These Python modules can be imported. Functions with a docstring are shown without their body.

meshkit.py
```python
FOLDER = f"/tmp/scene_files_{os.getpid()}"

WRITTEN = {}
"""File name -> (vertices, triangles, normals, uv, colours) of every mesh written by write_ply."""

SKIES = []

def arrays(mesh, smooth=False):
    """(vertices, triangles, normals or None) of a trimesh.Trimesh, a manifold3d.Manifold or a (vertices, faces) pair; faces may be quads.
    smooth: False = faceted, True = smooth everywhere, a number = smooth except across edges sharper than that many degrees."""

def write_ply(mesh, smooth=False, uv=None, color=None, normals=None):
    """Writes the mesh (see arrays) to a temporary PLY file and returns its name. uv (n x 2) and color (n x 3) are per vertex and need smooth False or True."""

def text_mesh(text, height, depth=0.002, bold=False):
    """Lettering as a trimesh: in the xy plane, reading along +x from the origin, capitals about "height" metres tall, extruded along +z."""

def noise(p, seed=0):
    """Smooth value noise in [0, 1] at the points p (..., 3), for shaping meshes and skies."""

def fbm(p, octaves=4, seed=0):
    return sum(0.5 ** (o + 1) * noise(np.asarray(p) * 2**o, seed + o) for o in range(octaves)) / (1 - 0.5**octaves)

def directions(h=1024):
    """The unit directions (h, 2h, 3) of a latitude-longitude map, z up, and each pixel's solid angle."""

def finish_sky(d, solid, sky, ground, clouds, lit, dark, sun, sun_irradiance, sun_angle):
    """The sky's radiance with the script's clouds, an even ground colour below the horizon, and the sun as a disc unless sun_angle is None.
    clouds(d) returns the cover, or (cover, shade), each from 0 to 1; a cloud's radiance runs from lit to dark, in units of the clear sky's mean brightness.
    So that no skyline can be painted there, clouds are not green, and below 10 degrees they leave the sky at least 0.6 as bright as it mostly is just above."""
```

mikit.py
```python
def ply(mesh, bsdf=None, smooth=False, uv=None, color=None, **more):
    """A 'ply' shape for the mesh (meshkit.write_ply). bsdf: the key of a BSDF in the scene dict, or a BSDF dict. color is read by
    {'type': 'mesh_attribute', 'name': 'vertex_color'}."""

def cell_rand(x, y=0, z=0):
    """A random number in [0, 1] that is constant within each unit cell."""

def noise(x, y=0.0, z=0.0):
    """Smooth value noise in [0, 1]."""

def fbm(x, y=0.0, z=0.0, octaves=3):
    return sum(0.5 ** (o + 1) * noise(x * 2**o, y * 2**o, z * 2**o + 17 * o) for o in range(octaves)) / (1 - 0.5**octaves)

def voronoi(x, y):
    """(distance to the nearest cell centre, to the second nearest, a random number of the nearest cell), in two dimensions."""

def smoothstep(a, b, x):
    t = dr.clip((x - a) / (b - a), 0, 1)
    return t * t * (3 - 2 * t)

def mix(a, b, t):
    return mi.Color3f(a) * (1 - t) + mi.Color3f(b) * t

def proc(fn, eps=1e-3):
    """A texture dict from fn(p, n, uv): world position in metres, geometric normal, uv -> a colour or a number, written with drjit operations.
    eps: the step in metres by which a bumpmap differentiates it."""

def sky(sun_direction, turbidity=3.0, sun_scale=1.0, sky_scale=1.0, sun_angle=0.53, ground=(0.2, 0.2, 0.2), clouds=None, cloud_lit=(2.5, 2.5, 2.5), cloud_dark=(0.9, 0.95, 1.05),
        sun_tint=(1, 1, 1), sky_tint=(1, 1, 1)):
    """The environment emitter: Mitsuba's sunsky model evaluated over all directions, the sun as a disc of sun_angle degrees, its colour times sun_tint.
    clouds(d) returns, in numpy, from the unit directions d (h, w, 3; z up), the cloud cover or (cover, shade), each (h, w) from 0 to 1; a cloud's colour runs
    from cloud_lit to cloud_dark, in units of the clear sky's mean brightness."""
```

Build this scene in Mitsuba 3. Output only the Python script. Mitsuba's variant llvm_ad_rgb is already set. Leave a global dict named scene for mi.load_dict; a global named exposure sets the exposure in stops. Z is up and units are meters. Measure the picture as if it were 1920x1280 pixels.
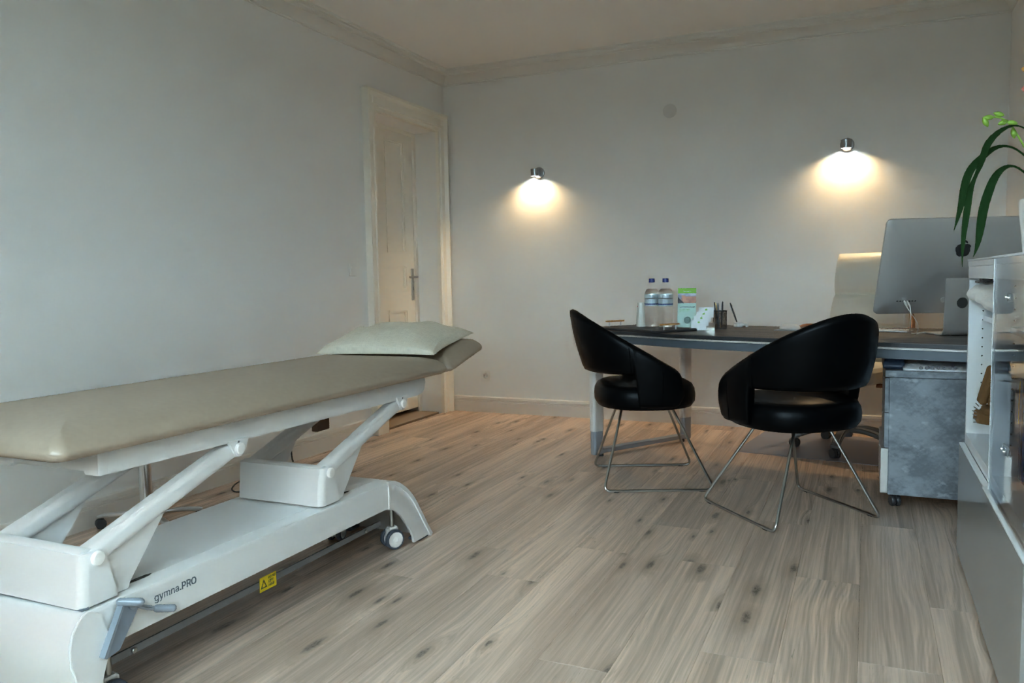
import math, random
import numpy as np
import trimesh
import manifold3d as m3
from shapely.geometry import Polygon, Point, box as sbox
from shapely.ops import unary_union
import mitsuba as mi
import drjit as dr
import mikit, meshkit
from mikit import noise, fbm, voronoi, cell_rand, smoothstep, mix

random.seed(7)
rng = np.random.default_rng(7)
PI = math.pi
T = mi.ScalarTransform4f
scene, labels = {}, {}

# ------------------------------------------------------------------ camera
F, YAW, PITCH, ROLL = 1482.274, -0.4225916, 0.0773385, 0.0178781
CAM = np.array([3.09925, -5.64206, 1.05])
fw = np.array([math.sin(YAW) * math.cos(PITCH), math.cos(YAW) * math.cos(PITCH), -math.sin(PITCH)])
rt = np.array([math.cos(YAW), -math.sin(YAW), 0.0])
dn = np.cross(fw, rt)
dn2 = -math.sin(ROLL) * rt + math.cos(ROLL) * dn
scene['camera'] = {'type': 'perspective', 'fov_axis': 'x', 'fov': 2 * math.degrees(math.atan(960 / F)), 'near_clip': 0.05, 'far_clip': 200.0,
                   'to_world': T().look_at(origin=CAM.tolist(), target=(CAM + fw).tolist(), up=(-dn2).tolist())}
# ------------------------------------------------------------------ sky and exposure
exposure = -0.16
SKY = 345.0
scene['sky'] = mikit.sky((0.2, -0.5, 0.8), turbidity=5.0, sun_scale=0.0, sky_scale=SKY, ground=(0.03, 0.035, 0.03),
                         clouds=lambda d: (np.ones(d.shape[:2]), np.clip(0.90 - 0.80 * d[..., 2] + 0.3 * (meshkit.fbm(d * 3.0, 3) - 0.5), 0, 1)),
                         cloud_lit=(0.87, 1.25, 1.46), cloud_dark=(0.41, 0.59, 0.71))
LAMP = (10.2, 7.0, 3.5)      # radiance of the two wall lamps' glass discs, times LAMP_K
LAMP_K = 255.0


# ------------------------------------------------------------------ helpers: names
def key_of(name, parent=None):
    base = (parent + '__' if parent else '') + name
    k, i = base, 0
    while k in scene or k in labels or k in USED:
        i += 1
        k = f'{base}_{i:03d}'
    USED.add(k)
    return k


USED = set()
SHIFT = [None]      # while set, meshes of the desk group are scaled about one point to their final distance


def thing(name, label, cat, group=None):
    k = key_of(name)
    labels[k] = {'label': label, 'category': cat}
    if group:
        labels[k]['group'] = group
    return k


def obj(name, mesh, mat, parent=None, smooth=30, label=None, cat=None, group=None, kind=None, M=None, uv=None, **more):
    if M is not None:
        mesh = mesh.copy()
        mesh.apply_transform(M)
    if SHIFT[0] is not None:
        mesh = mesh.copy()
        mesh.apply_transform(SHIFT[0])
    k = key_of(name, parent)
    scene[k] = mikit.ply(mesh, mat, smooth=smooth, uv=uv, **more)
    d = {}
    if label:
        d['label'] = label
    if cat:
        d['category'] = cat
    if group:
        d['group'] = group
    if kind:
        d['kind'] = kind
    if d:
        labels[k] = d
    return k


# ------------------------------------------------------------------ helpers: meshes
def cat_(*ms):
    return trimesh.util.concatenate([m for m in ms if m is not None])


def mv(x=0, y=0, z=0):
    M = np.eye(4)
    M[:3, 3] = x, y, z
    return M


def rot(ax, deg):
    return trimesh.transformations.rotation_matrix(math.radians(deg), {'x': [1, 0, 0], 'y': [0, 1, 0], 'z': [0, 0, 1]}[ax])


def at(m, *Ms):
    m = m.copy()
    for M in reversed(Ms):
        m.apply_transform(M)
    return m


def bx(x0, x1, y0, y1, z0, z1, r=0.0, n=3):
    """A box from corner to corner, its edges rounded by r."""
    lo, hi = np.array([x0, y0, z0]), np.array([x1, y1, z1])
    if r <= 0:
        m = trimesh.creation.box(hi - lo)
        m.apply_translation((lo + hi) / 2)
        return m
    r = min(r, 0.499 * (hi - lo).min())
    a = np.linspace(0, PI / 2, n)
    oct_ = np.array([[math.cos(t) * math.cos(p), math.cos(t) * math.sin(p), math.sin(t)] for t in a for p in a]) * r
    pts = []
    for s in np.ndindex(2, 2, 2):
        sg = np.array(s) * 2 - 1
        pts.append(np.where(sg > 0, hi - r, lo + r) + oct_ * sg)
    return trimesh.Trimesh(*_hull(np.vstack(pts)))


def _hull(p):
    h = trimesh.convex.convex_hull(np.round(p, 7))
    return h.vertices, h.faces


def hullm(p):
    return trimesh.Trimesh(*_hull(np.asarray(p, float)))


def prism(poly, d, to=None):
    """Polygon (u,v) extruded by d; to='x' puts u,v on y,z and extrudes along +x; 'y' puts u,v on x,z and extrudes along +y."""
    if not isinstance(poly, Polygon):
        poly = Polygon(poly)
    m = trimesh.creation.extrude_polygon(poly, d, engine='earcut')
    v = m.vertices.copy()
    if to == 'x':
        m.vertices = np.c_[v[:, 2], v[:, 0], v[:, 1]]
    elif to == 'y':
        m.vertices = np.c_[v[:, 0], v[:, 2], v[:, 1]]
        m.invert()
    return m


def loft(rings, caps=(True, True), closed=True):
    rings = [np.asarray(r, float) for r in rings]
    n, k = len(rings[0]), len(rings)
    v = np.vstack(rings)
    f = []
    for a in range(k - 1):
        for i in range(n if closed else n - 1):
            j = (i + 1) % n
            f += [[a * n + i, a * n + j, (a + 1) * n + j], [a * n + i, (a + 1) * n + j, (a + 1) * n + i]]
    v = list(v)
    for which, base in ((0, 0), (1, (k - 1) * n)):
        if caps[which]:
            c = len(v)
            v.append(np.mean(rings[0 if which == 0 else -1], axis=0))
            for i in range(n):
                j = (i + 1) % n
                f.append([base + j, base + i, c] if which == 0 else [base + i, base + j, c])
    m = trimesh.Trimesh(np.array(v), np.array(f), process=False)
    if m.volume < 0:
        m.invert()
    return m


def lathe(prof, n=40, caps=(True, True)):
    a = np.arange(n) * 2 * PI / n
    return loft([np.c_[r * np.cos(a), r * np.sin(a), np.full(n, z)] for r, z in prof], caps)


def fillet(pts, r, n=6):
    """Polyline whose inner corners are rounded by radius r."""
    P = [np.asarray(p, float) for p in pts]
    out = [P[0]]
    for a, b, c in zip(P, P[1:], P[2:]):
        u, w = a - b, c - b
        lu, lw = np.linalg.norm(u), np.linalg.norm(w)
        u, w = u / lu, w / lw
        ang = math.acos(np.clip(u @ w, -1, 1))
        if ang > PI - 0.02:
            out.append(b)
            continue
        d = min(r / math.tan(ang / 2), 0.45 * lu, 0.45 * lw)
        for t in np.linspace(0, 1, n):
            p0, p1, p2 = b + u * d, b, b + w * d
            out.append((1 - t) ** 2 * p0 + 2 * t * (1 - t) * p1 + t * t * p2)
    out.append(P[-1])
    return np.array(out)


def spline(pts, n=40):
    from scipy.interpolate import CubicSpline
    P = np.asarray(pts, float)
    s = np.r_[0, np.cumsum(np.linalg.norm(np.diff(P, axis=0), axis=1))]
    return CubicSpline(s, P)(np.linspace(0, s[-1], n))


def tube(path, r, n=12, sec=None):
    """A tube along a path; r a number or one per point; sec = an outline (u,v) instead of a circle."""
    P = np.asarray(path, float)
    t = np.gradient(P, axis=0)
    t /= np.linalg.norm(t, axis=1, keepdims=True)
    up = np.array([0, 0, 1.0]) if abs(t[0][2]) < 0.9 else np.array([1.0, 0, 0])
    u = np.cross(up, t[0])
    u /= np.linalg.norm(u)
    a = np.arange(n) * 2 * PI / n
    S = np.c_[np.cos(a), np.sin(a)] if sec is None else np.asarray(sec, float)
    rr = np.broadcast_to(r, len(P))
    rings = []
    for i in range(len(P)):
        u = u - t[i] * (u @ t[i])
        u /= np.linalg.norm(u)
        w = np.cross(t[i], u)
        rings.append(P[i] + rr[i] * (S[:, :1] * u + S[:, 1:] * w))
    return loft(rings)


def rrect(hx, hy, r, n=6):
    r = max(min(r, hx - 1e-4, hy - 1e-4), 1e-4)
    out = []
    for cx, cy, a0 in ((hx - r, hy - r, 0), (-hx + r, hy - r, 90), (-hx + r, -hy + r, 180), (hx - r, -hy + r, 270)):
        for a in np.radians(np.linspace(a0, a0 + 90, n)):
            out.append((cx + r * math.cos(a), cy + r * math.sin(a)))
    return np.array(out)


def inset_loft(hx, hy, rc, prof, n=8):
    """Cushion: outline hx, hy with corner radius rc, rings (inset, z)."""
    return loft([np.c_[rrect(hx - d, hy - d, max(rc - d * 0.6, 0.004), n), np.full(4 * n, z)] for d, z in prof])


def man(m):
    return m3.Manifold(m3.Mesh(np.asarray(m.vertices, np.float32), np.asarray(m.faces, np.uint32)))


def unman(m):
    a = m.to_mesh()
    return trimesh.Trimesh(a.vert_properties[:, :3], a.tri_verts, process=True)


def cut(a, *bs):
    m = man(a)
    for b in bs:
        m = m - man(b)
    return unman(m)


def cyl(r, h, n=32, chamfer=0.0):
    """Upright cylinder from z=0 to h with chamfered rims."""
    c = chamfer
    return lathe([(r - c, 0), (r, c), (r, h - c), (r - c, h)] if c else [(r, 0), (r, h)], n)


def rod(p0, p1, r, n=14, r1=None):
    return tube(np.array([p0, p1], float), [r, r if r1 is None else r1], n)


def frame_at(o, x, y, z):
    M = np.eye(4)
    M[:3, 0], M[:3, 1], M[:3, 2], M[:3, 3] = x, y, z, o
    return M


def text(s, h, bold=False, d=0.0008):
    return meshkit.text_mesh(s, h, d, bold)


def lin(r, g, b):
    c = np.array([r, g, b]) / 255.0
    return [float(v) for v in np.where(c <= 0.04045, c / 12.92, ((c + 0.055) / 1.055) ** 2.4)]


# ------------------------------------------------------------------ materials
def rgb(c):
    return {'type': 'rgb', 'value': [float(x) for x in c]}


def prin(name, c, rough=0.5, metal=0.0, spec=0.5, **more):
    scene[name] = {'type': 'twosided', 'bsdf': {'type': 'principled', 'base_color': c if isinstance(c, dict) else rgb(c), 'roughness': rough, 'metallic': metal, 'specular': spec, **more}}


scene['mat_wall'] = {'type': 'twosided', 'bsdf': {'type': 'bumpmap', 'arbitrary': mikit.proc(lambda p, n, uv: fbm(p.x * 260 + p.y * 260, p.z * 260, 0.0, 2), 1e-3), 'scale': 0.0005,
                                                  'bsdf': {'type': 'diffuse', 'reflectance': rgb((0.84, 0.835, 0.81))}}}
prin('mat_ceiling', (0.86, 0.84, 0.81), 0.9, spec=0.1)
prin('mat_trim', (0.80, 0.79, 0.75), 0.45)
prin('mat_door', (0.90, 0.87, 0.78), 0.42)
prin('mat_white', (0.70, 0.70, 0.69), 0.32)
prin('mat_white_matt', (0.78, 0.78, 0.77), 0.55)
prin('mat_plastic_white', (0.82, 0.82, 0.80), 0.3)
prin('mat_black', (0.012, 0.012, 0.013), 0.45)
prin('mat_black_gloss', (0.01, 0.01, 0.011), 0.2)
prin('mat_rubber', (0.03, 0.035, 0.045), 0.6)
prin('mat_dark_slot', (0.02, 0.018, 0.015), 0.8)
prin('mat_grey_plastic', (0.20, 0.225, 0.25), 0.35)
prin('mat_grey_steel', (0.14, 0.16, 0.185), 0.45)
prin('mat_dark_steel', (0.10, 0.095, 0.09), 0.5)
prin('mat_brown', (0.06, 0.028, 0.012), 0.8)
prin('mat_alu', (0.55, 0.58, 0.60), 0.35, metal=0.85)
prin('mat_alu_grey', (0.33, 0.36, 0.40), 0.45, metal=0.3)
prin('mat_chrome', (0.80, 0.80, 0.80), 0.08, metal=1.0)
prin('mat_rod', (0.46, 0.45, 0.43), 0.13, metal=1.0)
prin('mat_nickel', (0.42, 0.40, 0.36), 0.35, metal=1.0)
prin('mat_lamp_steel', (0.36, 0.36, 0.36), 0.3, metal=1.0)
prin('mat_brass', (0.65, 0.47, 0.22), 0.25, metal=1.0)
prin('mat_green', lin(108, 168, 20), 0.4)
prin('mat_dark_green', lin(20, 70, 55), 0.4)
prin('mat_paper', (0.80, 0.84, 0.85), 0.6)
prin('mat_mint', lin(190, 222, 210), 0.5)
prin('mat_text_grey', lin(70, 78, 84), 0.6)
prin('mat_text_blue', lin(40, 75, 105), 0.5)
prin('mat_red', lin(190, 20, 70), 0.5)
prin('mat_yellow', lin(235, 205, 10), 0.5)
prin('mat_blue_cap', lin(12, 30, 92), 0.4)
prin('mat_cloth_white', (0.76, 0.77, 0.78), 0.9, sheen=0.3)
prin('mat_cream_leather', (0.72, 0.70, 0.62), 0.42)
prin('mat_book_navy', lin(25, 45, 75), 0.5)
prin('mat_book_green', lin(40, 120, 95), 0.5)
prin('mat_book_blue', lin(25, 70, 150), 0.5)
prin('mat_book_white', lin(205, 210, 212), 0.5)
prin('mat_felt', lin(84, 56, 25), 0.95, sheen=0.6)
prin('mat_felt_pale', lin(205, 180, 160), 0.95)
prin('mat_soil', (0.05, 0.035, 0.022), 0.95)
prin('mat_imac', (0.60, 0.59, 0.57), 0.38, metal=0.5)
prin('mat_bag_dark', lin(38, 48, 62), 0.5)
prin('mat_bag', lin(225, 235, 248), 0.4)
prin('mat_screen', (0.01, 0.01, 0.012), 0.1)
prin('mat_cup', (0.78, 0.82, 0.78), 0.5)
prin('mat_bud', lin(135, 175, 60), 0.5)
prin('mat_petal', lin(235, 175, 90), 0.5)
prin('mat_petal_pink', lin(225, 140, 120), 0.5)
prin('mat_gloss_front', lin(122, 121, 117), 0.12, spec=0.6, clearcoat=1.0, clearcoat_gloss=0.95)
prin('mat_cabinet', (0.72, 0.76, 0.80), 0.35)
prin('mat_mat', lin(140, 136, 142), 0.3)
prin('mat_patch', (0.73, 0.72, 0.70), 0.8)
prin('mat_threshold', (0.34, 0.25, 0.18), 0.5)
prin('mat_apron', (0.075, 0.088, 0.10), 0.5, metal=0.2)
prin('mat_handle_wood', lin(196, 150, 96), 0.5)
scene['mat_glass'] = {'type': 'thindielectric', 'int_ior': 1.5}
scene['mat_water'] = {'type': 'dielectric', 'int_ior': 1.333, 'ext_ior': 1.0}
scene['mat_acrylic'] = {'type': 'thindielectric', 'int_ior': 1.49}
scene['mat_leaf'] = {'type': 'principledthin', 'base_color': rgb(lin(30, 50, 26)), 'roughness': 0.4, 'diff_trans': 0.45, 'spec_trans': 0.0}

prin('mat_leather', {**mikit.proc(lambda p, n, uv: mix((0.0002, 0.0003, 0.0005), (0.0008, 0.0011, 0.0014), fbm(p.x * 35, p.y * 35, p.z * 35)))}, 0.34, spec=0.06)


def _couch(p, n, uv):
    return mix(lin(146, 128, 108), lin(151, 133, 113), fbm(p.x * 90, p.y * 90, p.z * 90, 2))


prin('mat_couch', mikit.proc(_couch), 0.38, spec=0.45)


def _linen(p, n, uv):
    a = noise(p.x * 700, p.y * 60, p.z * 60) * 0.5 + noise(p.x * 60, p.y * 700, p.z * 60) * 0.5
    return mix(lin(182, 172, 152), lin(206, 197, 178), a)


prin('mat_linen', mikit.proc(_linen), 0.65, sheen=0.5)


def _concrete(p, n, uv):
    a = fbm(p.x * 9 + 3, p.y * 9, p.z * 11, 4)
    b = fbm(p.x * 70, p.y * 70, p.z * 70, 3)
    c = smoothstep(0.58, 0.80, fbm(p.x * 30 + 9, p.y * 30, p.z * 38, 5))
    base = mix(lin(98, 104, 110), lin(142, 149, 155), smoothstep(0.3, 0.7, a * 0.65 + b * 0.35))
    return mix(base, lin(190, 196, 200), c * 0.5)


prin('mat_concrete', mikit.proc(_concrete), 0.55)


def _desk(p, n, uv):
    u = p.x * 0.95 - p.y * 0.3
    w = p.x * 0.3 + p.y * 0.95
    a = fbm(u * 2.5, w * 38, 0.0, 3)
    return mix(lin(57, 51, 48), lin(76, 68, 62), smoothstep(0.25, 0.8, a))


prin('mat_desk', mikit.proc(_desk), 0.38)


def _wood_arm(p, n, uv):
    return mix(lin(110, 62, 30), lin(140, 84, 44), fbm(p.x * 60, p.y * 60, p.z * 12))


prin('mat_wood_arm', mikit.proc(_wood_arm), 0.4)


def _floor(p, n, uv):
    """Oak laminate; u = plank number + place across the plank (0..0.2 m times 4), v = place along it."""
    k = dr.floor(uv.x)
    X = (uv.x - k) * 0.25
    Y = uv.y
    r1, r2, r3 = cell_rand(k, 1, 5), cell_rand(k, 2, 7), cell_rand(k, 3, 9)
    kd, k2, kr = voronoi(X / 0.10 + r1 * 50, Y / 0.36)
    kd = kd + 0.05 * (noise(X * 160, Y * 60, r2 * 5) - 0.5)
    has = smoothstep(0.74, 0.76, kr)
    bend = has * dr.exp(-dr.square(kd / 0.36))
    w = fbm(X * 9 + r1 * 40, Y * 1.5, r2 * 9, 2)
    q = X * 26 + w * 3.2 + bend * 1.6
    ring = 0.5 + 0.5 * dr.sin(q * 6.2832)
    cath = smoothstep(0.45, 0.8, fbm(X * 7 + 5, Y * 0.55 + 3, r3 * 30, 2))
    grain = fbm(X * 150 + w * 3, Y * 2.2, r1 * 20, 3)
    fine = noise(X * 520, Y * 14, r2 * 7)
    streak = smoothstep(0.55, 0.85, fbm(X * 42 + w * 3 + bend * 2, Y * 0.6, r3 * 11, 3))
    rough = 0.5 + 0.5 * dr.sin(q * 18.8 + 4 * noise(X * 40, Y * 5, r1 * 3))
    t = 0.30 * grain + 0.10 * fine + (0.12 * ring + 0.10 * rough) * (0.15 + 0.85 * cath) + 0.38 * fbm(X * 14, Y * 1.0, r2 * 13, 3)
    light = mix((0.79, 0.585, 0.445), (0.75, 0.57, 0.445), r1)
    dark = mix((0.46, 0.325, 0.235), (0.44, 0.315, 0.235), r3)
    c = mix(dark, light, smoothstep(0.22, 0.66, t))
    c = c * (0.86 + 0.2 * r2)
    c = mix(c, (0.30, 0.215, 0.155), streak * 0.5)
    dashes = smoothstep(0.80, 0.9, noise(X * 420, Y * 26, r3 * 5)) * smoothstep(0.45, 0.7, fbm(X * 20, Y * 2.0, r1 * 9, 2))
    c = mix(c, (0.25, 0.18, 0.13), dashes * 0.45)
    size = 0.5 + 0.9 * cell_rand(kr * 5000.0, 3, 1)
    core = has * (1 - smoothstep(0.03 * size, 0.15 * size, kd))
    halo = has * (1 - smoothstep(0.08 * size, 0.42 * size, kd))
    c = mix(c, (0.33, 0.225, 0.15), halo * 0.55)
    c = mix(c, (0.115, 0.08, 0.058), core * (0.45 + 0.5 * noise(X * 300, Y * 120)))
    return c


prin('mat_floor', mikit.proc(_floor), 0.40, spec=0.5)

# ------------------------------------------------------------------ the room: x 0..3.86, y -6.9..0, z 0..2.70
XR, YB, ZC = 3.86, -6.0, 2.70


def struct(name, mesh, mat, label=None, parent=None, smooth=30, cat=None, **k):
    return obj(name, mesh, mat, parent, smooth, label, cat, None, None if parent else 'structure', **k)


fl = struct('floor', bx(-0.6, XR + 0.2, YB - 0.2, 0.2, -0.15, -0.009), 'mat_dark_slot', 'oak coloured laminate floor of long planks with knots', smooth=False)
W, L, X0 = 0.2033, 1.30, 2.888
known = {-2: -2.774, -1: -3.47, 0: -2.785, 1: -3.37, 2: -2.905}
pk = 0
for i in range(-15, 6):
    xa, xb = max(X0 + i * W, 0.0), min(X0 + (i + 1) * W, XR)
    if xb - xa < 0.01:
        continue
    y0 = known.get(i, -2.774 - (0.65 if i % 2 else 0.0) - 0.13 * ((i * 7) % 5 - 2))
    ys = sorted({YB, 0.0} | {y0 + j * L for j in range(-8, 8) if YB + 0.02 < y0 + j * L < -0.02})
    for ya, yb in zip(ys, ys[1:]):
        g, c, e = 0.00015, 0.0007, 0.0
        rings = [np.array([[xa + g + s, ya + g + s, z], [xb - g - s, ya + g + s, z], [xb - g - s, yb - g - s, z], [xa + g + s, yb - g - s, z]])
                 for s, z in ((0, -0.009), (0, -0.0011), (c, 0.0))]
        m = loft(rings[1:], (False, False))
        v = np.vstack([rings[0], rings[1], rings[2]])
        f = []
        for a in (0, 4):
            for q in range(4):
                r_ = (q + 1) % 4
                f += [[a + q, a + r_, a + 4 + r_], [a + q, a + 4 + r_, a + 4 + q]]
        f += [[8, 9, 10], [8, 10, 11]]
        m = trimesh.Trimesh(v, np.array(f), process=False)
        seed = pk * 1.0
        uv = np.c_[seed + 0.05 + (v[:, 0] - (X0 + i * W)) * 4.0, v[:, 1] + 3.71 * pk]
        obj('plank', m, 'mat_floor', fl, smooth=False, uv=uv)
        pk += 1

DY0, DY1, DZ = -1.005, -0.14, 2.215       # door opening in the left wall
struct('wall_left', cut(bx(-0.32, 0.0, YB - 0.2, 0.2, -0.1, ZC + 0.1), bx(-0.5, 0.1, DY0, DY1, -0.2, DZ)), 'mat_wall', 'white painted wall with the panelled door', smooth=False)
struct('wall_back', bx(-0.32, XR + 0.2, 0.0, 0.2, -0.1, ZC + 0.1), 'mat_wall', 'white painted wall carrying the two lamps', smooth=False)
struct('wall_right', bx(XR, XR + 0.2, YB - 0.2, 0.2, -0.1, ZC + 0.1), 'mat_wall', 'white painted wall behind the white cabinet', smooth=False)
struct('ceiling', bx(-0.32, XR + 0.2, YB - 0.2, 0.2, ZC, ZC + 0.1), 'mat_ceiling', 'plain white ceiling', smooth=False)
WZ0, WZ1 = 1.0, 2.4
WINS = ((1.60, 2.50), (2.62, 3.60))
struct('wall_front', cut(bx(-0.32, XR + 0.2, YB - 0.25, YB, -0.1, ZC + 0.1), *[bx(a, b, YB - 0.5, YB + 0.5, WZ0, WZ1) for a, b in WINS]), 'mat_wall', 'white painted wall with two tall windows', smooth=False)
for wi, (WX0, WX1) in enumerate(WINS):
    w1 = f'window_{wi + 1}'
    USED.add(w1)
    labels[w1] = {'label': 'tall white framed two-pane window ' + ('on the couch side' if wi == 0 else 'on the cabinet side'), 'kind': 'structure'}
    wf = [bx(WX0, WX1, YB - 0.14, YB - 0.08, z - 0.03, z + 0.03) for z in (WZ0 + 0.03, WZ1 - 0.03)]
    wf += [bx(x - 0.03, x + 0.03, YB - 0.14, YB - 0.08, WZ0, WZ1) for x in (WX0 + 0.03, (WX0 + WX1) / 2, WX1 - 0.03)]
    obj('window_frame', cat_(*wf), 'mat_white', w1)
    for a, b in ((WX0 + 0.06, (WX0 + WX1) / 2 - 0.03), ((WX0 + WX1) / 2 + 0.03, WX1 - 0.06)):
        pane = trimesh.Trimesh([[a, YB - 0.11, WZ0 + 0.06], [b, YB - 0.11, WZ0 + 0.06], [b, YB - 0.11, WZ1 - 0.06], [a, YB - 0.11, WZ1 - 0.06]], [[0, 1, 2], [0, 2, 3]])
        obj('pane', pane, 'mat_glass', w1, smooth=False)

# cornice: profile (distance from wall, height)
corn = [(-0.03, 2.585), (0.012, 2.585), (0.014, 2.592), (0.010, 2.597), (0.014, 2.602), (0.018, 2.610), (0.022, 2.620), (0.034, 2.634), (0.050, 2.645), (0.060, 2.650),
        (0.060, 2.656), (0.076, 2.664), (0.080, 2.672), (0.080, 2.684), (0.086, 2.688), (0.088, 2.71), (-0.03, 2.71)]
base = [(-0.02, -0.01), (0.016, -0.01), (0.016, 0.082), (0.0125, 0.084), (0.0125, 0.088), (0.016, 0.090), (0.016, 0.096), (0.0125, 0.098), (0.0125, 0.102), (0.016, 0.104), (0.014, 0.120), (0.004, 0.126), (-0.02, 0.126)]


def along_left(prof, y0, y1):
    return prism([(x, z) for x, z in prof], y1 - y0, 'y').apply_translation([0, y0, 0])


def along_back(prof, x0, x1):
    m = prism([(-d, z) for d, z in prof], x1 - x0, 'x')
    return m.apply_translation([x0, 0, 0])


def along_right(prof, y0, y1):
    return prism([(XR - d, z) for d, z in prof], y1 - y0, 'y').apply_translation([0, y0, 0])


def fixn(m):
    if m.volume < 0:
        m.invert()
    return m


for nm, m, lb in (('trim_1', along_left(corn, YB, 0), 'white plaster cornice above the door wall'), ('trim_2', along_back(corn, 0, XR), 'white plaster cornice above the lamps'),
                  ('trim_3', along_right(corn, YB, 0), 'white plaster cornice above the cabinet wall')):
    struct(nm, fixn(m), 'mat_trim', lb, smooth=25)
for nm, m, lb in (('baseboard_left', along_left(base, YB, -1.135), 'white baseboard with double groove behind the couch'), ('baseboard_back', along_back(base, 0.03, XR), 'white baseboard with double groove behind the desk'),
                  ('baseboard_right', along_right(base, YB, 0), 'white baseboard beside the cabinet')):
    struct(nm, fixn(m), 'mat_trim', lb, smooth=25)

# door in the left wall
door = 'door_1'
USED.add(door)
labels[door] = {'label': 'cream white panelled door set deep in its frame', 'kind': 'structure'}
LX = -0.205
leaf = bx(LX - 0.04, LX, -1.06, -0.168, 0.042, 2.3)
pans = [(-0.545, -0.31, 1.29, 2.117), (-0.935, -0.70, 1.29, 2.117), (-0.935, -0.31, 0.995, 1.168), (-0.545, -0.31, 0.25, 0.824), (-0.935, -0.70, 0.25, 0.824)]
cuts, beads = [], []
for a, b, c, d in pans:
    cuts.append(bx(LX - 0.012, LX + 0.05, a, b, c, d))
    for o, h in ((0.0, 0.007), (0.012, 0.003)):
        w = 0.010
        ring = sbox(a - 0.014 + o, c - 0.014 + o, b + 0.014 - o, d + 0.014 - o)
        ring = ring.difference(sbox(a - 0.014 + o + w, c - 0.014 + o + w, b + 0.014 - o - w, d + 0.014 - o - w))
        beads.append(prism(ring, 0.014, 'x').apply_translation([LX - 0.014 + h + 0.0, 0, 0]))
obj('leaf', cut(leaf, *cuts), 'mat_door', door, smooth=False)
for bd in range(0, len(beads), 2):
    obj('panel_moulding', cat_(fixn(beads[bd]), fixn(beads[bd + 1])), 'mat_door', door, smooth=False)
fr = [bx(-0.32, 0.004, DY1, DY1 + 0.02, 0, DZ), bx(-0.32, 0.004, DY0 - 0.02, DY0, 0, DZ), bx(-0.32, 0.004, DY0 - 0.02, DY1 + 0.02, DZ, DZ + 0.02),
      bx(-0.203, -0.185, DY1 - 0.03, DY1 + 0.005, 0, DZ), bx(-0.203, -0.185, DY0, DY0 + 0.03, 0, DZ), bx(-0.203, -0.185, DY0, DY1, DZ - 0.03, DZ + 0.002)]
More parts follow.
